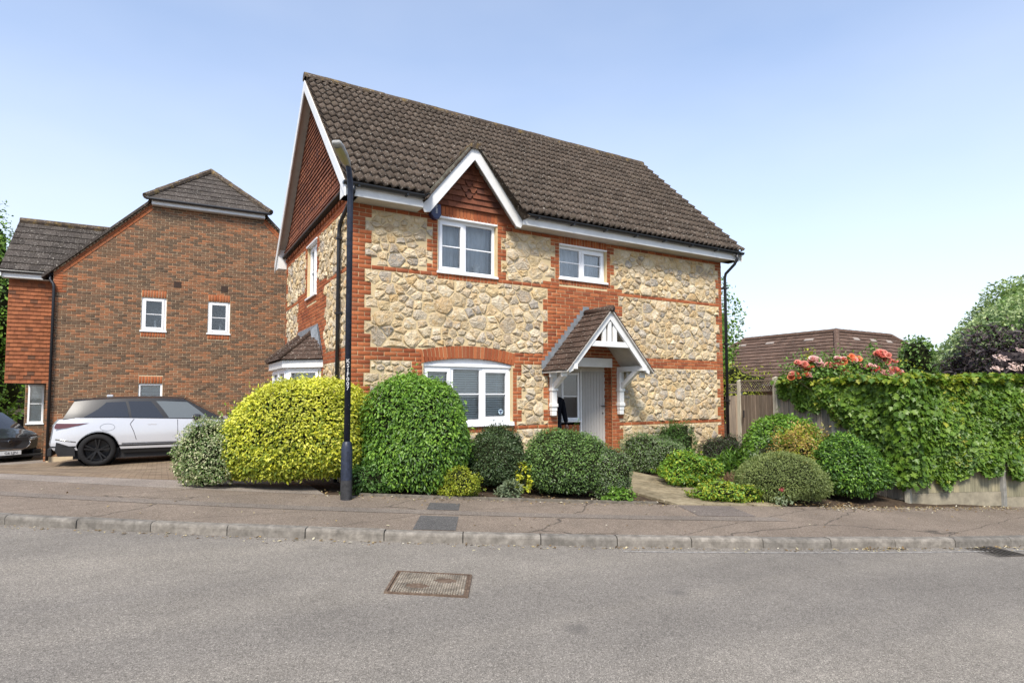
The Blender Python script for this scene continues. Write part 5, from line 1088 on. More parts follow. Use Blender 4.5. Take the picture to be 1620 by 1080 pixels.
MB().tube([(2.2, -.26, 7.64), (5.66, -.26, 7.64)], .045, 8).build('gutter', black, nh)
# left wing over the carport
WX0, WX1, WY = -1.05, 0.0, .34
mb = MB().box(WX0, WX1, WY, WY+.25, 2.05, 5.05); mb.box(WX0-.0, WX1, WY, 4.2, 2.06, 2.10); wing = mb.build('wing_wall', simple('dark_soffit', (.05,.04,.035), .9), nh)
mb = MB(); nrow = 26; g2 = (5.02-2.06)/nrow
for r_ in range(nrow):
    z = 2.06+r_*g2; u = WX0-(.0825 if r_ % 2 else 0)
    while u < WX1:
        p, q = max(u+.002, WX0), min(u+.163, WX1); u += .165
        if q-p > .02:
            j = random.uniform(-.004, .004); mb.add([(p, WY-.045, z+j), (q, WY-.045, z+j), (q, WY-.012, z+g2*1.3), (p, WY-.012, z+g2*1.3), (p, WY-.03, z+j), (q, WY-.03, z+j)], [(0,1,2,3), (0,4,5,1)])
mb.build('tile_hanging', clay_l, wing, kind='stuff')
MB().box(WX0-.12, WX1-.25, WY-.22, WY-.19, 5.0, 5.16, .003).build('fascia_board', white, nh); MB().box(WX0-.12, WX1-.05, WY-.19, WY, 4.99, 5.01).build('soffit', soffit, nh); MB().tube([(WX0-.16, WY-.27, 5.17), (WX1-.02, WY-.27, 5.17)], .045, 8).build('gutter', black, nh)
wr = [(WX0-.16, WY-.30, 5.20), (2.2, WY-.30, 5.20), (2.2, 1.85, 7.0), (WX0-.16, 1.85, 7.0)]
mb = MB().add([Vector(v)-Vector((0,0,.03)) for v in wr]+[(WX0-.16, 4.0, 5.17), (2.2, 4.0, 5.17)], [(0,1,2,3), (3,2,5,4)]); wroof = mb.build('wing_roof', tile_f, nh)
tile_facet((WX0-.16, WY-.30, 5.20), (1.7, WY-.30, 5.20), (1.7, 1.85, 7.0), (WX0-.16, 1.85, 7.0), 8, .33, .028, lambda V, F_, r_: MB().add(V, F_).build('wing_tile', tile_f, wroof))
for k in range(7): x = WX0-.14+k*.42; MB().tube([(x, 1.85, 7.02), (x+.43, 1.85, 7.02)], .11, 8).build('wing_ridge_tile', tile_r, wroof)
MB().prism([(WY-.28, 5.02), (WY-.28, 5.17), (1.85, 6.97), (1.85, 6.80)], lambda u, v, d: (d, u, v), WX0-.15, WX0-.12).build('barge_board', white, nh)
dp = MB().tube([(-.07, -.02, 5.12), (-.07, -.02, 5.0), (.02, -.09, 4.88), (.04, -.09, 4.78), (.04, -.09, -.1)], .038, 8).build('downpipe', black, nh, smooth=True)
# carport: corner pier, rear wall with narrow window
mb = MB(); pb = []
for k in range(-3, 28): fill(-.11, 0, k, pb)
join_blocks(mb, pb, lambda u, z, d: (u, .26-d, z)); rb = []
for k in range(-3, 28):
    for a, b in sub_iv([(-1.12, -.06)], -1.05, -.64) if 11 <= k <= 28 else [(-1.12, -.06)]: fill(a, b, k, rb)
join_blocks(mb, rb, lambda u, z, d: (u, 3.0-d, z)); mb.build('carport_brickwork', dbrick_j, nh, kind='stuff', recalc=False)
mb = MB(); walled(mb, lambda u, z, d: (u, 3.0-d, z), (-1.12, -.0), (-.4, 2.08), [(-1.05, -.64, .82, 2.08)], .2); mb.build('carport_wall', mortar_g, nh, recalc=False)
window(nh, lambda u, z, d: (u, 3.0-d, z), -1.05, -.64, .84, 2.07, [(-1.0, -.69, False)], .5, 'blind', True, sb=.0, name='carport_window')
# garage seen through the carport
ga = empty('garage', (-7.3, 20.6, -.3), lr, 'low garage with mossy tiled roof seen through the carport', 'garage')
MB().box(-1.6, 1.8, 0, 5, -.2, 1.35).build('wall', dbrick_j, ga); MB().box(-1.4, 1.6, -.04, -.005, 0, 1.2).build('garage_door', simple('dark_garage_door', (.02,.015,.014), .6), ga); MB().box(-1.7, 1.9, -.12, -.06, 1.22, 1.45, .004).build('lintel_beam', white, ga)
mb = MB().add([(-1.75,-.2,1.45),(1.95,-.2,1.45),(1.95,2.4,3.2),(-1.75,2.4,3.2),(1.95,5.1,1.45),(-1.75,5.1,1.45)], [(0,1,2,3),(3,2,4,5)]); mossy = tilemat('mossy_tile', (.05,.045,.024), 'isl', .3, .4); tile_facet((-1.75,-.2,1.46),(1.95,-.2,1.46),(1.95,2.4,3.21),(-1.75,2.4,3.21), 9, .3, .03, lambda V, F_, r_: mb.add(V, F_)); mb.build('roof', mossy, ga)

# ------------------------------------------------------------------ bungalow behind the fence
bu = empty('bungalow', (21.72, 4.5, -.3), 0, 'bungalow with brown hipped tile roof behind the garden fence', 'house'); ez, rz_ = 2.35, 4.60; hh = (rz_-ez)/.80; hx, hy = hh*1.22, hh*.74
MB().prism([(-hx+.3, -hy+.3), (6.5, -hy+.3), (6.5, hy-.3), (hx-.3, hy-.3), (hx-.3, 6.2), (-hx+.3, 6.2)], lambda u, v, d: (u, v, d), -.2, ez).build('wall', dbrick_j, bu)
mb = MB()
LY, LX = 4.55, 4.25; fac = [((-hx, LY+hy, ez), (-hx, -hy, ez), (0, 0, rz_), (0, LY, rz_)), ((-hx, -hy, ez), (LX+hx, -hy, ez), (LX, 0, rz_), (0, 0, rz_)), ((hx, LY+hy, ez), (-hx, LY+hy, ez), (.01, LY, rz_), (0, LY, rz_)), ((LX+hx, -hy, ez), (LX+hx, hy, ez), (LX, .01, rz_), (LX, 0, rz_))]
for f in fac: mb.add(f, [(0,1,2,3)]); tile_facet(*f, 14, .30, .03, lambda V, F_, r_: mb.add(V, F_), lift=.05)
brf = mb.build('roof', tile_b, bu)
for a, b, n_ in (((0, 0, rz_+.03), (0, LY, rz_+.03), 10), ((0, 0, rz_+.03), (LX, 0, rz_+.03), 9), ((-hx, -hy, ez+.06), (0, 0, rz_+.05), 10), ((LX, 0, rz_+.03), (LX+hx, -hy, ez+.05), 10), ((0, LY, rz_+.03), (-hx, LY+hy, ez+.05), 10)):
    a, b = Vector(a), Vector(b)
    for k in range(n_): MB().tube([a.lerp(b, k/n_+.003), a.lerp(b, (k+1)/n_+.01)], [.12, .11], 8).build('ridge_tile', tile_b, brf)
ventm = simple('pale_vent_tile', (.33,.28,.24), .9)
for (x, y, z) in ((-.52, .9, 4.27), (-.52, 2.8, 4.27), (-.52, 4.3, 4.27)): MB().box(x-.08, x+.08, y-.2, y+.2, z+.0, z+.06).build('vent_tile', ventm, brf, ); brf.children[-1].rotation_euler = (0, R(-33), 0)
for (x, y, z) in ((.9, -.32, 4.27), (2.2, -.32, 4.27), (3.5, -.32, 4.27)): MB().box(x-.2, x+.2, y-.08, y+.08, z+.0, z+.06).build('vent_tile', ventm, brf); brf.children[-1].rotation_euler = (R(47), 0, 0)

# ------------------------------------------------------------------ cars
def carpaint(name, c, metal=0.0, rough=.25):
    t = NT(name); t.out(c, rough, .5, metal); t.b.inputs['Coat Weight'].default_value = .6; t.b.inputs['Coat Roughness'].default_value = .04; return t.m
silver = carpaint('silver_white_paint', (.53,.54,.57), .25); blackp = carpaint('black_paint', (.010,.010,.012), 0, .4); cglass = carpaint('tinted_glass', (.018,.02,.024), 0, .05); cglass2 = carpaint('clear_car_glass', (.11,.125,.13), 0, .05); rubber = simple('tyre_rubber', (.018,.018,.019), .8, .2, dirt=.2, ds=30); trim = simple('black_trim', (.02,.02,.021), .6, .3, dirt=.1); redl = carpaint('tail_lamp', (.07,.005,.008), 0, .4); roofp = simple('black_roof_paint', (.022,.023,.026), .34, .35, dirt=.05); alloyd = simple('dark_alloy', (.03,.03,.032), .3, .5, .6, dirt=.1); lampg = carpaint('head_lamp', (.16,.17,.18), 0, .05)
def lerpn(xs, ys): return lambda v: float(np.interp(v, xs, ys))
def car(root, L, W, H, wb, rov, wr_, sill, belt, roofz, hood, cabin, paint, clad, xr, xf, sq=4.0):
    """x: 0 rear .. L front, y: centre 0, near side -y. belt/roofz/hood: functions of x."""
    hw = W/2; wc = (rov, rov+wb); ar = wr_+.055
    def zlow(x):
        z = sill
        for c in wc:
            if abs(x-c) < ar: z = max(z, wr_+math.sqrt(ar*ar-(x-c)**2))
        return z
    def plan(x, z): t = (x-L*.5)/(L*.5); return hw*(1-.055*abs(t)**2.2-.16*abs(t)**9)
    def prof(z): return 1-.05*max(0, (z-.72)/.4)**1.6-.05*max(0, (.55-z)/.3)**1.5
    us = sorted(set(list(np.linspace(0, 1, 44))+[((c+s*ar*k)/L) for c in wc for s in (-1, 1) for k in (.2, .5, .75, .9, .98, 1.0, 1.03)])); us = [u for u in us if 0 <= u <= 1]; nz_ = 12
    body = MB(); V = []; Fs_ = []
    for sgn in (-1, 1):
        b0 = len(V)
        for u in us:
            x_ = u*L; zl = zlow(x_); zt = belt(x_)
            for j in range(nz_):
                z = zl+(zt-zl)*j/(nz_-1); x = xr(z)+(xf(z)-xr(z))*u; V.append((x, sgn*plan(x_, z)*prof(z), z))
        m = nz_
        for i in range(len(us)-1):
            for j in range(m-1): Fs_.append((b0+i*m+j, b0+(i+1)*m+j, b0+(i+1)*m+j+1, b0+i*m+j+1))
    h_ = len(us)*nz_
    for i in (0, len(us)-1):                              # nose and tail faces, rounded in plan
        for j in range(nz_-1):
            a, b = i*nz_+j, h_+i*nz_+j; base = len(V); bul = (.16 if i else -.10)
            for t in np.linspace(0, 1, 9):
                for k in (a, a+1):
                    p, q = V[k], V[k+h_]; V.append((p[0]+bul*(1-(2*t-1)**2)*(1 if i else 1), p[1]+(q[1]-p[1])*t, p[2]))
            for t in range(8): Fs_.append((base+2*t, base+2*t+1, base+2*t+3, base+2*t+2))
    # bonnet / top skin from belt edge to centre line
    base = len(V); nt = 9
    for i, u in enumerate(us):
        p = V[i*nz_+nz_-1]; bul = .16*max(0, (u-.9)/.1)**2-.10*max(0, (.08-u)/.08)**2
        for t in np.linspace(0, 1, nt): s_ = 1-(2*t-1)**2; V.append((p[0]+bul*s_, p[1]*(1-2*t), p[2]+hood(p[0])*s_**.6))
    for i in range(len(us)-1):
        for t in range(nt-1): Fs_.append((base+i*nt+t, base+(i+1)*nt+t, base+(i+1)*nt+t+1, base+i*nt+t+1))
    bo = MB().add(V, Fs_).build('body', paint, root, smooth=True)
    s2 = bo.modifiers.new('edge', 'EDGE_SPLIT'); s2.split_angle = R(38)
    # sills / cladding strip along the lower edge
    cl = MB()
    for sgn in (-1, 1):
        pts = [u for u in us]; V2 = []
        for u in pts:
            x_ = u*L; z = zlow(x_); lo_ = z-.10 if z <= sill+.001 else z-.012; arch = z > sill+.001
            for zz, off in ((lo_, -.03), (z+.10 if not arch else z+.02, .010)): x = xr(zz)+(xf(zz)-xr(zz))*u; V2.append((x, sgn*(plan(x_, zz)*prof(max(zz, .3))+off), zz))
        cl.add(V2, [(2*i, 2*i+2, 2*i+3, 2*i+1) for i in range(len(pts)-1)])
    cl.build('sill_cladding', clad, root, smooth=True)
    MB().box(.45, L-.5, -hw*.86, hw*.86, .18, .42).build('underbody', trim, root)
    for c in wc:
        for sgn in (-1, 1):
            MB().lathe([(ar-.005, 0), (ar-.005, .30), (0, .30)], (c, sgn*(hw*.93) if sgn < 0 else hw*.93-.30, wr_), 'y', 24).build('arch_liner', trim, root)
            y0 = sgn*(hw-.02); wv = MB().lathe([(wr_*.70, 0), (wr_*.72, -.012), (wr_*.80, -.02), (wr_*.95, -.012), (wr_, .03), (wr_, .20), (wr_*.95, .235), (wr_*.6, .235)], (c, 0, wr_), 'y', 36)
            if sgn > 0: wv.v = [(x, -y, z) for x, y, z in wv.v]
            wv.v = [(x, y+y0, z) for x, y, z in wv.v]; wh = wv.build('wheel', rubber, root, smooth=True)
            rim = MB().lathe([(wr_*.72, -.006), (wr_*.70, .002), (wr_*.66, .03), (wr_*.64, .12), (0, .13)], (c, 0, wr_), 'y', 36)
            for k in range(5):
                for dk_ in (-.13, .13):
                    a = 2*math.pi*k/5+.3+dk_; a2 = 2*math.pi*k/5+.3+dk_*1.3
                    rim.bar((c+wr_*.10*math.cos(a), .018, wr_+wr_*.10*math.sin(a)), (c+wr_*.69*math.cos(a2), .006, wr_+wr_*.69*math.sin(a2)), .030, .045, (0, 1, 0))
            rim.lathe([(0, .0), (.05, .0), (.07, .02), (.07, .05)], (c, 0, wr_), 'y', 16)
            if sgn > 0: rim.v = [(x, -y, z) for x, y, z in rim.v]
            rim.v = [(x, y+y0, z) for x, y, z in rim.v]; rim.build('rim', alloyd, wh)
    # greenhouse
    xb0, xb1, xt0, xt1 = cabin; yt = hw*.70
    def S(u, v):
        xb, xt = xb0+(xb1-xb0)*u, xt0+(xt1-xt0)*u; x = xb+(xt-xb)*v; zb, zt = belt(xb), roofz(xt); yb_ = plan(xb, 1)*prof(belt(xb))-.02
        return Vector((x, -(yb_+(yt*(1-.05*abs(2*u-1)**3)-yb_)*v**1.15), zb-.01+(zt-zb)*v))
    def patch(u0, u1, v0, v1, off, n1=8, n2=5, u0t=None, u1t=None):
        V = []; u0t = u0 if u0t is None else u0t; u1t = u1 if u1t is None else u1t
        for i in range(n1+1):
            for j in range(n2+1):
                f, g = i/n1, j/n2; v = v0+(v1-v0)*g; a = u0+(u0t-u0)*g; b = u1+(u1t-u1)*g; p = S(a+(b-a)*f, v); V.append(p+Vector((0, -1, .25)).normalized()*off)
        return V, [(i*(n2+1)+j, (i+1)*(n2+1)+j, (i+1)*(n2+1)+j+1, i*(n2+1)+j+1) for i in range(n1) for j in range(n2)]
    mir = lambda V: [(v[0], -v[1], v[2]) for v in V]
    gh = MB()
    for m_ in (False, True): V, F_ = patch(0, 1, 0, 1, 0, 20, 6); gh.add(mir(V) if m_ else V, F_)
    n1, V = 20, []
    for i in range(n1+1):
        p = S(i/n1, 1)
        for t in np.linspace(0, 1, 9): V.append((p.x, p.y*(1-2*t), p.z+.055*(1-(2*t-1)**2)))
    gh.add(V, [(i*9+t, (i+1)*9+t, (i+1)*9+t+1, i*9+t+1) for i in range(n1) for t in range(8)])
    gh.build('roof', roofp, root, smooth=True)
    for u, nm, bulge in ((1, 'windscreen', .10), (0, 'rear_window', -.05)):
        V = []
        for j in range(7):
            p = S(u, j/6)
            for t in np.linspace(0, 1, 9): s_ = 1-(2*t-1)**2; V.append((p.x+bulge*s_*(1-.3*j/6)+(.004 if u else -.004), p.y*(1-2*t), p.z+.055*s_*(j/6)))
        MB().add(V, [(j*9+t, j*9+t+1, (j+1)*9+t+1, (j+1)*9+t) for j in range(6) for t in range(8)]).build(nm, cglass, root, smooth=True)
    return S, patch, mir, plan, prof
# silver-white SUV, nose to the right
suv = empty('parked_suv', (-4.98, 8.37, TZ(-4.06, 7.6)), 0, 'silver-white sport utility car with black roof parked before the brown brick house', 'car')
bel = lerpn([0, .3, 1.2, 3.4, 3.9, 4.55, 4.8], [1.12, 1.16, 1.15, 1.08, 1.06, .98, .90]); rf = lerpn([.3, .75, 1.4, 2.2, 2.9, 3.4], [1.55, 1.60, 1.635, 1.64, 1.60, 1.5]); hd = lerpn([0, 3.2, 3.9, 4.8], [.0, .03, .09, .03])
xrr = lerpn([.2, .35, .5, .8, 1.0, 1.2], [.25, .10, .0, .04, .06, .20]); xff = lerpn([.2, .4, .6, .9, 1.2], [4.55, 4.76, 4.8, 4.72, 4.5])
S, patch, mir, plan, prof = car(suv, 4.8, 1.93, 1.66, 2.87, .93, .385, .40, bel, rf, hd, (.22, 3.72, .42, 2.75), silver, trim, xrr, xff)
for (u0, u1, u0t, u1t, v0, v1, mt) in ((.115, .385, .27, .425, .07, .84, cglass), (.40, .60, .45, .645, .06, .86, cglass), (.635, .895, .69, .97, .06, .86, cglass2)):
    for m_ in (False, True): V, F_ = patch(u0, u1, v0, v1, .006, 10, 5, u0t, u1t); MB().add(mir(V) if m_ else V, F_).build('side_window', mt, suv, smooth=True)
def side_strip(root, pts, mat, name, hw_fn, t=.008, wd=.012):
    for sgn in (-1, 1): MB().tube([(x, sgn*(hw_fn(x, z)+t*.2), z) for x, z in pts], wd/2, 5).build(name, mat, root)
yf = lambda x, z: plan(x, z)*prof(z)
seam = simple('panel_gap', (.03,.03,.033), .9)
side_strip(suv, [(1.66, 1.12), (1.58, 1.0), (1.66, .82), (1.72, .62)], seam, 'door_gap', yf, 0, .016); side_strip(suv, [(2.60, 1.09), (2.61, .8), (2.60, .42)], seam, 'door_gap', yf, 0, .016)
side_strip(suv, [(x, .53-.0*x) for x in np.linspace(1.42, 3.30, 9)], blackp, 'side_moulding', yf, 0, .03)
side_strip(suv, [(x, .66-(x-.15)*.18) for x in np.linspace(.10, .50, 5)], blackp, 'bumper_moulding', yf, 0, .03)
side_strip(suv, [(x, .99-.012*(x-3.3)) for x in np.linspace(3.2, 3.95, 6)], blackp, 'wing_vent', yf, 0, .045)
for sgn in (-1, 1):
    P = [(.07, .96), (.10, 1.04), (.55, 1.03), (.75, 1.04), (.55, .985), (.30, .93), (.08, .91)]
    MB().add([(x, sgn*(yf(max(x, .12), z)+.008), z) for x, z in P], [tuple(range(7))]).build('tail_lamp', redl, suv)
    P = [(.16, .26), (.10, .40), (.12, .60), (.48, .46), (.50, .26)]
    MB().add([(x, sgn*(yf(max(x, .15), max(z, .4))+.010), z) for x, z in P], [tuple(range(5))]).build('rear_bumper_cladding', trim, suv)
    V = [(1.12+.15*math.cos(a), .0, .93+.085*math.sin(a)) for a in np.linspace(0, 2*math.pi, 20)]; MB().tube([(x, sgn*yf(x, z), z) for x, y, z in V], .004, 4).build('fuel_flap', seam, suv)
    mm = MB().box(2.93, 3.13, sgn*.93-.02 if sgn > 0 else -1.13, 1.13 if sgn > 0 else -.91, 1.08, 1.22, .04); mm.build('wing_mirror', blackp, suv, smooth=False, bevel=.02)
    MB().box(1.95, 2.15, sgn*yf(2, .98)-.004, sgn*yf(2, .98)+.004, .965, .99).build('door_handle', silver, suv)
MB().box(.30, .75, -.55, .55, 1.575, 1.60, .01).build('roof_spoiler', blackp, suv); MB().box(1.02, 1.16, -.03, .03, 1.66, 1.72, .015).build('aerial_fin', silver, suv)
MB().box(-.05, .04, -.75, .75, .26, .46, .02).build('rear_bumper_cladding', trim, suv)
# black saloon nose-out under the carport (local x forward -> world -y)
sal = empty('parked_saloon', (-8.80, 15.78, -.235), R(-60), 'black saloon car parked nose-out at the corner of the brick house', 'car')
bel2 = lerpn([0, .6, 1.4, 3.2, 3.9, 4.45, 4.65], [.98, 1.0, .98, .90, .82, .72, .64]); rf2 = lerpn([.6, 1.2, 2, 2.7], [1.30, 1.38, 1.41, 1.36]); hd2 = lerpn([0, 3.0, 3.8, 4.65], [.03, .05, .10, .05])
S, patch, mir, plan, prof = car(sal, 4.65, 1.84, 1.42, 2.83, .95, .33, .26, bel2, rf2, hd2, (.7, 3.5, 1.25, 2.55), blackp, blackp, lerpn([.2, .5, .8, 1.0], [.2, .0, .05, .12]), lerpn([.2, .35, .6, .8, 1.0], [4.50, 4.62, 4.65, 4.58, 4.4]))
for (u0, u1, u0t, u1t) in ((.12, .46, .25, .47), (.50, .92, .51, .90)):
    for m_ in (False, True): V, F_ = patch(u0, u1, .06, .9, .006, 10, 5, u0t, u1t); MB().add(mir(V) if m_ else V, F_).build('side_window', cglass, sal, smooth=True)
fx = 4.82
P = [(-.46, .40), (-.49, .56), (-.44, .70), (.44, .70), (.49, .56), (.46, .40), (.36, .36), (-.36, .36)]
MB().prism(P, lambda u, v, d: (d-.06*(abs(u)/.5)**2, u, v), fx-.03, fx+.015).build('grille', simple('grille_mesh', (.035,.035,.037), .5, .5, dirt=.3, ds=120), sal)
MB().tube([(fx+.02-.05*(abs(y)/.5)**2, y, z) for y, z in [(-.30, .37), (.30, .37), (.40, .40), (.475, .47), (.49, .57), (.46, .66)]], .017, 6).build('grille_surround', chrome, sal)
MB().tube([(fx+.02-.05*(abs(y)/.5)**2, y, z) for y, z in [(-.46, .66), (-.49, .57), (-.475, .47), (-.40, .40), (-.30, .37)]], .017, 6).build('grille_surround', chrome, sal)
MB().lathe([(0, .03), (.045, .03), (.055, .0)], (fx-.005, 0, .60), 'x', 16).build('badge', chrome, sal)
pl = MB().box(fx+.02, fx+.03, -.26, .26, .22, .335, .004).build('number_plate', simple('plate_white', (.72,.73,.72), .4), sal)
tm = text_mesh('G6 LJN', .10, .001); tm.materials.append(trim); link('lettering', tm, pl, Vector((fx+.0325, .02, .277))-pl.location, (R(90), 0, R(90)))
for sgn in (-1, 1):
    MB().tube([(4.70, sgn*.52, .655), (4.62, sgn*.66, .66), (4.50, sgn*.80, .69)], [.03, .045, .02], 8).build('head_lamp', lampg, sal, smooth=True); MB().tube([(4.73, sgn*.52, .62), (4.64, sgn*.68, .63), (4.52, sgn*.80, .68)], .010, 5).build('lamp_strip', white, sal)
    MB().box(4.60, 4.70, sgn*.70-.1, sgn*.70+.1, .22, .34, .02).build('air_intake', trim, sal)
MB().box(4.55, 4.79, -.8, .8, .14, .22, .02).build('front_splitter', trim, sal)

# ------------------------------------------------------------------ lamp post
lx, ly = -.38, -1.26; lz = TZ(lx, ly); navyp = simple('navy_post_paint', (.026,.034,.060), .45, .4, dirt=.3, ds=18)
lp = empty('street_lamp', (lx, ly, lz), 0, 'dark blue steel lamp post with stencilled number beside the golden shrub', 'lamp post')
MB().lathe([(.083, -.1), (.083, .28)], (0, 0, 0), 'z', 20).build('bare_base', simple('worn_post_base', (.055,.055,.058), .7, .3, dirt=.3, ds=14), lp, smooth=True)
MB().lathe([(.0835, .28), (.0815, .74), (.072, .775), (.060, .83), (.050, .84)], (0, 0, 0), 'z', 20).build('base_section', navyp, lp, smooth=True)
hdv = np.array([-KN[800][0], -KN[800][1]])-RT2*.16; hdv /= np.linalg.norm(hdv)
pts = [(0, 0, .8), (0, 0, 4.58), (hdv[0]*.02, hdv[1]*.02, 4.72), (hdv[0]*.06, hdv[1]*.06, 4.84), (hdv[0]*.12, hdv[1]*.12, 4.92)]
MB().tube(pts, [.047, .043, .043, .040, .038], 14).build('shaft', navyp, lp, smooth=True)
he = MB(); ax = Vector((hdv[0], hdv[1], .36)).normalized(); sd_ = ax.cross(Vector((0,0,1))).normalized(); nu2 = sd_.cross(ax); o0 = Vector((hdv[0]*.10, hdv[1]*.10, 4.91))
prof2 = [(0, .042, .036, .028), (.08, .062, .042, .032), (.20, .078, .045, .036), (.38, .080, .042, .036), (.46, .074, .034, .03), (.50, .06, .026, .02)]; V = []
for t, w_, h1, h2 in prof2:
    for k in range(12): a = 2*math.pi*k/12; c_, s_ = math.cos(a), math.sin(a); V.append(o0+ax*t+sd_*w_*np.sign(c_)*abs(c_)**.6+nu2*(h1 if s_ > 0 else h2)*np.sign(s_)*abs(s_)**.6)
hd_ = he.add(V, [(i*12+k, i*12+(k+1) % 12, (i+1)*12+(k+1) % 12, (i+1)*12+k) for i in range(5) for k in range(12)]+[tuple(range(12)), tuple(range(71, 59, -1))]).build('lantern_head', simple('pale_lantern', (.42,.42,.40), .5, dirt=.2, ds=25), lp, smooth=True)
V = []
for t, w_, d_ in ((.08, .048, .030), (.18, .060, .036), (.34, .063, .036), (.42, .052, .031)):
    for k in range(7): a = k/6*2-1; V.append(o0+ax*t+sd_*w_*a-nu2*(d_+.02*(1-a*a)))
MB().add(V, [(i*7+k, i*7+k+1, (i+1)*7+k+1, (i+1)*7+k) for i in range(3) for k in range(6)]).build('lens', simple('yellowed_lens', (.34,.31,.16), .25, .5), lp, smooth=True)
tdir = math.atan2(CAM.x-lx, -(CAM.y-ly)); rad = .048
for k, ch in enumerate('KSJF007'):
    tm = text_mesh(ch, .078, .001); tm.materials.append(white); z = 2.14-lz-k*.0665; q = Vector((math.sin(tdir), -math.cos(tdir), 0))*rad; link('lettering', tm, lp, (q.x, q.y, z), (R(90), 0, tdir))
MB().box(-.012, .012, -.089, -.080, .45, .70).build('access_door', navyp, lp)

# ------------------------------------------------------------------ ironwork in the road
def on_road(pts, dz=.0): return [(x, y, TZ(x, y)+dz) for x, y in pts]
mh = [(-1.037, -4.963), (-.726, -4.419), (-.12, -4.827), (-.430, -5.37)]; mc = np.mean(mh, 0); mz = TZ(*mc)
man = empty('manhole_cover', (mc[0], mc[1], mz), 0, 'rusty rectangular cast iron access cover set in the road', 'manhole cover')
rust_m = NT('rusty_iron'); _p = rust_m.pos(); _c = rust_m.ramp(rust_m.noise(_p, 14, 6, .7), [(.3, (.06,.040,.028)), (.5, (.12,.08,.055)), (.68, (.21,.155,.11)), (.85, (.30,.25,.19))]); studm = simple('worn_stud_iron', (.46,.40,.32), .6, .5, .1, dirt=.4, ds=9); rust_m.bump(rust_m.noise(_p, 60, 4), .4, .003); rust_m = rust_m.out(_c, .75, .4, .2)
E0, E1 = Vector((*mh[1], 0))-Vector((*mh[0], 0)), Vector((*mh[3], 0))-Vector((*mh[0], 0)); O0 = Vector((*mh[0], 0))
def MM(a, b): x = O0+E0*a+E1*b; return Vector((x.x, x.y, TZ(x.x, x.y)))-man.location
def plate(name, a0, a1, b0, b1, z0, z1, m):
    Q = [MM(a0, b0), MM(a1, b0), MM(a1, b1), MM(a0, b1)]; MB().add([q+Vector((0,0,z0)) for q in Q]+[q+Vector((0,0,z1)) for q in Q], [(3,2,1,0),(4,5,6,7),(0,1,5,4),(1,2,6,5),(2,3,7,6),(3,0,4,7)]).build(name, m, man)
plate('cover_plate', .035, .965, .035, .965, -.03, .006, rust_m)
for a in ((0, 1, 0, .03), (0, 1, .97, 1), (0, .03, .03, .97), (.97, 1, .03, .97)): plate('frame', *a, -.03, .014, rust_m)
mb = MB()
for i in range(24):
    for j in range(28):
        a, b = .06+.88*(i+.5)/24, .06+.88*(j+.5)/28
        if (a-.35)**2/.012+(b-.35)**2/.02 < 1 or (a-.65)**2/.012+(b-.68)**2/.02 < 1: continue
        ang = .8 if (i+j) % 2 else -.8; q = MM(a, b); d = Vector((math.cos(ang), math.sin(ang), 0))*.0105; mb.bar(q-d+Vector((0,0,.010)), q+d+Vector((0,0,.010)), .008, .010)
mb.build('raised_studs', studm, man, kind='stuff')
gc = (6.42, -6.50); gu = empty('gully_grate', (gc[0], gc[1], TZ(*gc)), math.atan2(KT[980][1], KT[980][0]), 'slotted iron drain grate in the gutter by the kerb', 'drain')
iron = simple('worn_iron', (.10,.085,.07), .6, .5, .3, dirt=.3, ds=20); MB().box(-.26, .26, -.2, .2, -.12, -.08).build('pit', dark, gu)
for a in ((-.27, .27, -.215, -.185), (-.27, .27, .185, .215), (-.27, -.24, -.185, .185), (.24, .27, -.185, .185)): MB().box(*a, -.05, .010).build('frame', iron, gu)
MB().box(-.24, .24, -.185, .185, .0005, .002).build('slot_shade', dark, gu)  # dark plate laid on the road, paints the shade between the grate bars
for k in range(7): x = -.205+k*.068; MB().bar((x-.03, -.185, .006), (x+.03, .185, .006), .032, .010).build('grate_bar', iron, gu)
# ------------------------------------------------------------------ person half hidden behind the porch pier
ps = empty('person', (4.46, .42, .10), 0, 'person in black jacket and dark trousers standing in the porch beside the door', 'person')
def skin(name, verts, edges, mat, root=0, sub=2):
    m = bpy.data.meshes.new(name); m.from_pydata([v[:3] for v in verts], edges, []); o = link(name, m, ps, mat=mat); md = o.modifiers.new('skin', 'SKIN'); md.use_smooth_shade = True
    for i, v in enumerate(verts): m.skin_vertices[0].data[i].radius = (v[3], v[4] if len(v) > 4 else v[3])
    m.skin_vertices[0].data[root].use_root = True; sb = o.modifiers.new('sub', 'SUBSURF'); sb.levels = sb.render_levels = sub; return o
skinm = simple('skin', (.50,.31,.22), .55, .3, dirt=.05); jac = simple('black_cloth', (.008,.009,.014), .85, .1, dirt=.1); tro = simple('dark_trousers', (.02,.021,.028), .85, .1); pale = simple('pale_lining', (.55,.55,.56), .8); hairm = simple('dark_hair', (.02,.014,.010), .6)
bv = [(0,0,.95,.15,.11), (0,0,1.10,.145,.10), (0,0,1.30,.17,.11), (0,0,1.43,.13,.08), (0,0,1.52,.055,.055), (.19,0,1.42,.055,.055), (.235,-.02,1.14,.045,.045), (.25,-.08,.92,.033,.033), (-.19,0,1.42,.055,.055), (-.24,-.02,1.14,.045,.045), (-.24,-.06,.90,.033,.033), (.09,0,.88,.085,.085), (.10,-.01,.48,.058,.062), (.10,.02,.08,.042,.045), (.10,-.13,.035,.036,.03), (-.09,0,.88,.085,.085), (-.10,-.01,.48,.058,.062), (-.10,.02,.08,.042,.045), (-.10,-.13,.035,.036,.03)]
skin('body', bv, [(0,1),(1,2),(2,3),(3,4),(3,5),(5,6),(6,7),(3,8),(8,9),(9,10),(0,11),(11,12),(12,13),(13,14),(0,15),(15,16),(16,17),(17,18)], tro)
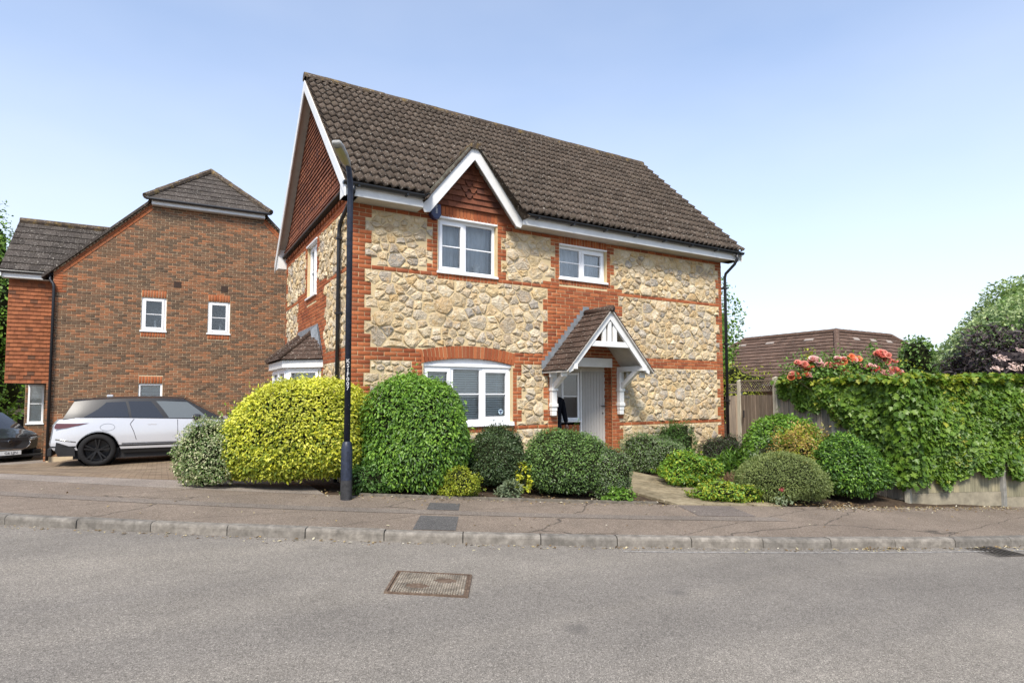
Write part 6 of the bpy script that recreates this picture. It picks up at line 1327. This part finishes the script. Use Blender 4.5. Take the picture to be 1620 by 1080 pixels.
skin('jacket', [(0,0,.86,.175,.125), (0,0,1.10,.165,.12), (0,0,1.30,.19,.125), (0,0,1.45,.13,.085), (.195,0,1.43,.068,.068), (.242,-.02,1.14,.060,.060), (.255,-.075,.95,.050,.050), (-.195,0,1.43,.068,.068), (-.245,-.02,1.14,.060,.060), (-.245,-.055,.93,.050,.050)], [(0,1),(1,2),(2,3),(3,4),(4,5),(5,6),(3,7),(7,8),(8,9)], jac)
skin('head', [(0,.01,1.50,.055,.058), (0,0,1.58,.068,.082), (0,0,1.68,.078,.095), (0,.01,1.74,.060,.075)], [(0,1),(1,2),(2,3)], skinm); MB().lathe([(0, 1.80), (.05, 1.79), (.088, 1.73), (.094, 1.67), (.085, 1.60)], (0, .022, 0), 'z', 16).build('hair', hairm, ps, smooth=True)
MB().add([(-.012,-.098,1.66),(.012,-.098,1.66),(.016,-.115,1.625),(-.016,-.115,1.625)], [(0,1,2,3)]).build('nose', skinm, ps)
for sgn in (-1, 1):
    MB().lathe([(0, -.012), (.010, -.008), (.010, .008)], (sgn*.030, -.090, 1.665), 'y', 8).build('eye', dark, ps); MB().lathe([(.0, -.008), (.03, -.006), (.03, .006), (0, .008)], (sgn*.082, .01, 1.65), 'x', 10).build('ear', skinm, ps)
MB().box(-.024, .024, -.094, -.088, 1.585, 1.595, .003).build('mouth', simple('lip', (.35,.14,.12), .5), ps)
for hx, hy, hz in ((.255, -.10, .86), (-.245, -.08, .84)):
    vt = [(hx, hy+.015, hz+.06, .026, .020), (hx, hy, hz, .036, .016)]; ed = [(0, 1)]
    for k, (dy, ln) in enumerate(((-.028, .068), (-.009, .080), (.010, .074), (.028, .056))): b = len(vt); vt += [(hx, hy+dy, hz-.035, .009, .009), (hx-.008, hy+dy-.006, hz-.035-ln*.55, .0085, .0085), (hx-.022, hy+dy-.008, hz-.035-ln, .007, .007)]; ed += [(1, b), (b, b+1), (b+1, b+2)]
    b = len(vt); vt += [(hx-.004, hy-.040, hz+.005, .010, .010), (hx-.012, hy-.056, hz-.030, .009, .009)]; ed += [(1, b), (b, b+1)]; skin('hand', vt, ed, skinm, 0, 1)
MB().box(.215, .235, -.09, -.02, .30, .82, .006).build('paper_roll', pale, ps)

# ------------------------------------------------------------------ fallen leaves and litter along the kerb and bed edges
P = []
for k in range(420):
    i = random.uniform(-7, 9); n = -.03-abs(random.gauss(0, .07)); P.append((*koff(i, n)[:2], KC(i)[2]+.006))
for k in range(700):
    i = random.uniform(6.0, 10.5); n = 2.03-abs(random.gauss(0, .16)); p = koff(i, n); P.append((p[0], p[1], p[2]+.12+.02*n))
for k in range(420):
    i = random.uniform(-3.2, 3.2); n = random.choice((2.02-abs(random.gauss(0, .10)), 2.13+abs(random.gauss(0, .2)))); x, y = koff(i, n)[:2]; P.append((x, y, TZ(x, y)+.016))
for k in range(260): i = random.uniform(4.6, 7.2); n = 2.05+abs(random.gauss(0, .2)); x, y = koff(i, n)[:2]; P.append((x, y, TZ(x, y)+.014))
for k in range(160): i, n = random.uniform(4.9, 5.6) if k % 2 else random.uniform(6.7, 7.4), -.03-abs(random.gauss(0, .05)); P.append((*koff(i, n)[:2], KC(i)[2]+.01))
for k in range(110): i, n = random.uniform(-8, 9), random.uniform(.15, 2.0); p = koff(i, n); P.append((p[0], p[1], p[2]+.12+.02*n))
P = np.array(P, float); V, F3 = leafgeo(P, np.tile([0., 0, 1.], (len(P), 1)), .040, .5, .22, 0, 0); lit = leafmat('dry_leaf', [(0, (.10,.062,.03)), (.35, (.22,.14,.06)), (.65, (.36,.27,.12)), (.85, (.50,.44,.28)), (1, (.62,.58,.48))], .8, .1)
m = mesh_np('fallen_leaves', V, F3); m.materials.append(lit); tag(link('fallen_leaves', m), 'scattered dry leaves and petals along the kerb and bed edges', 'leaves', kind='stuff')
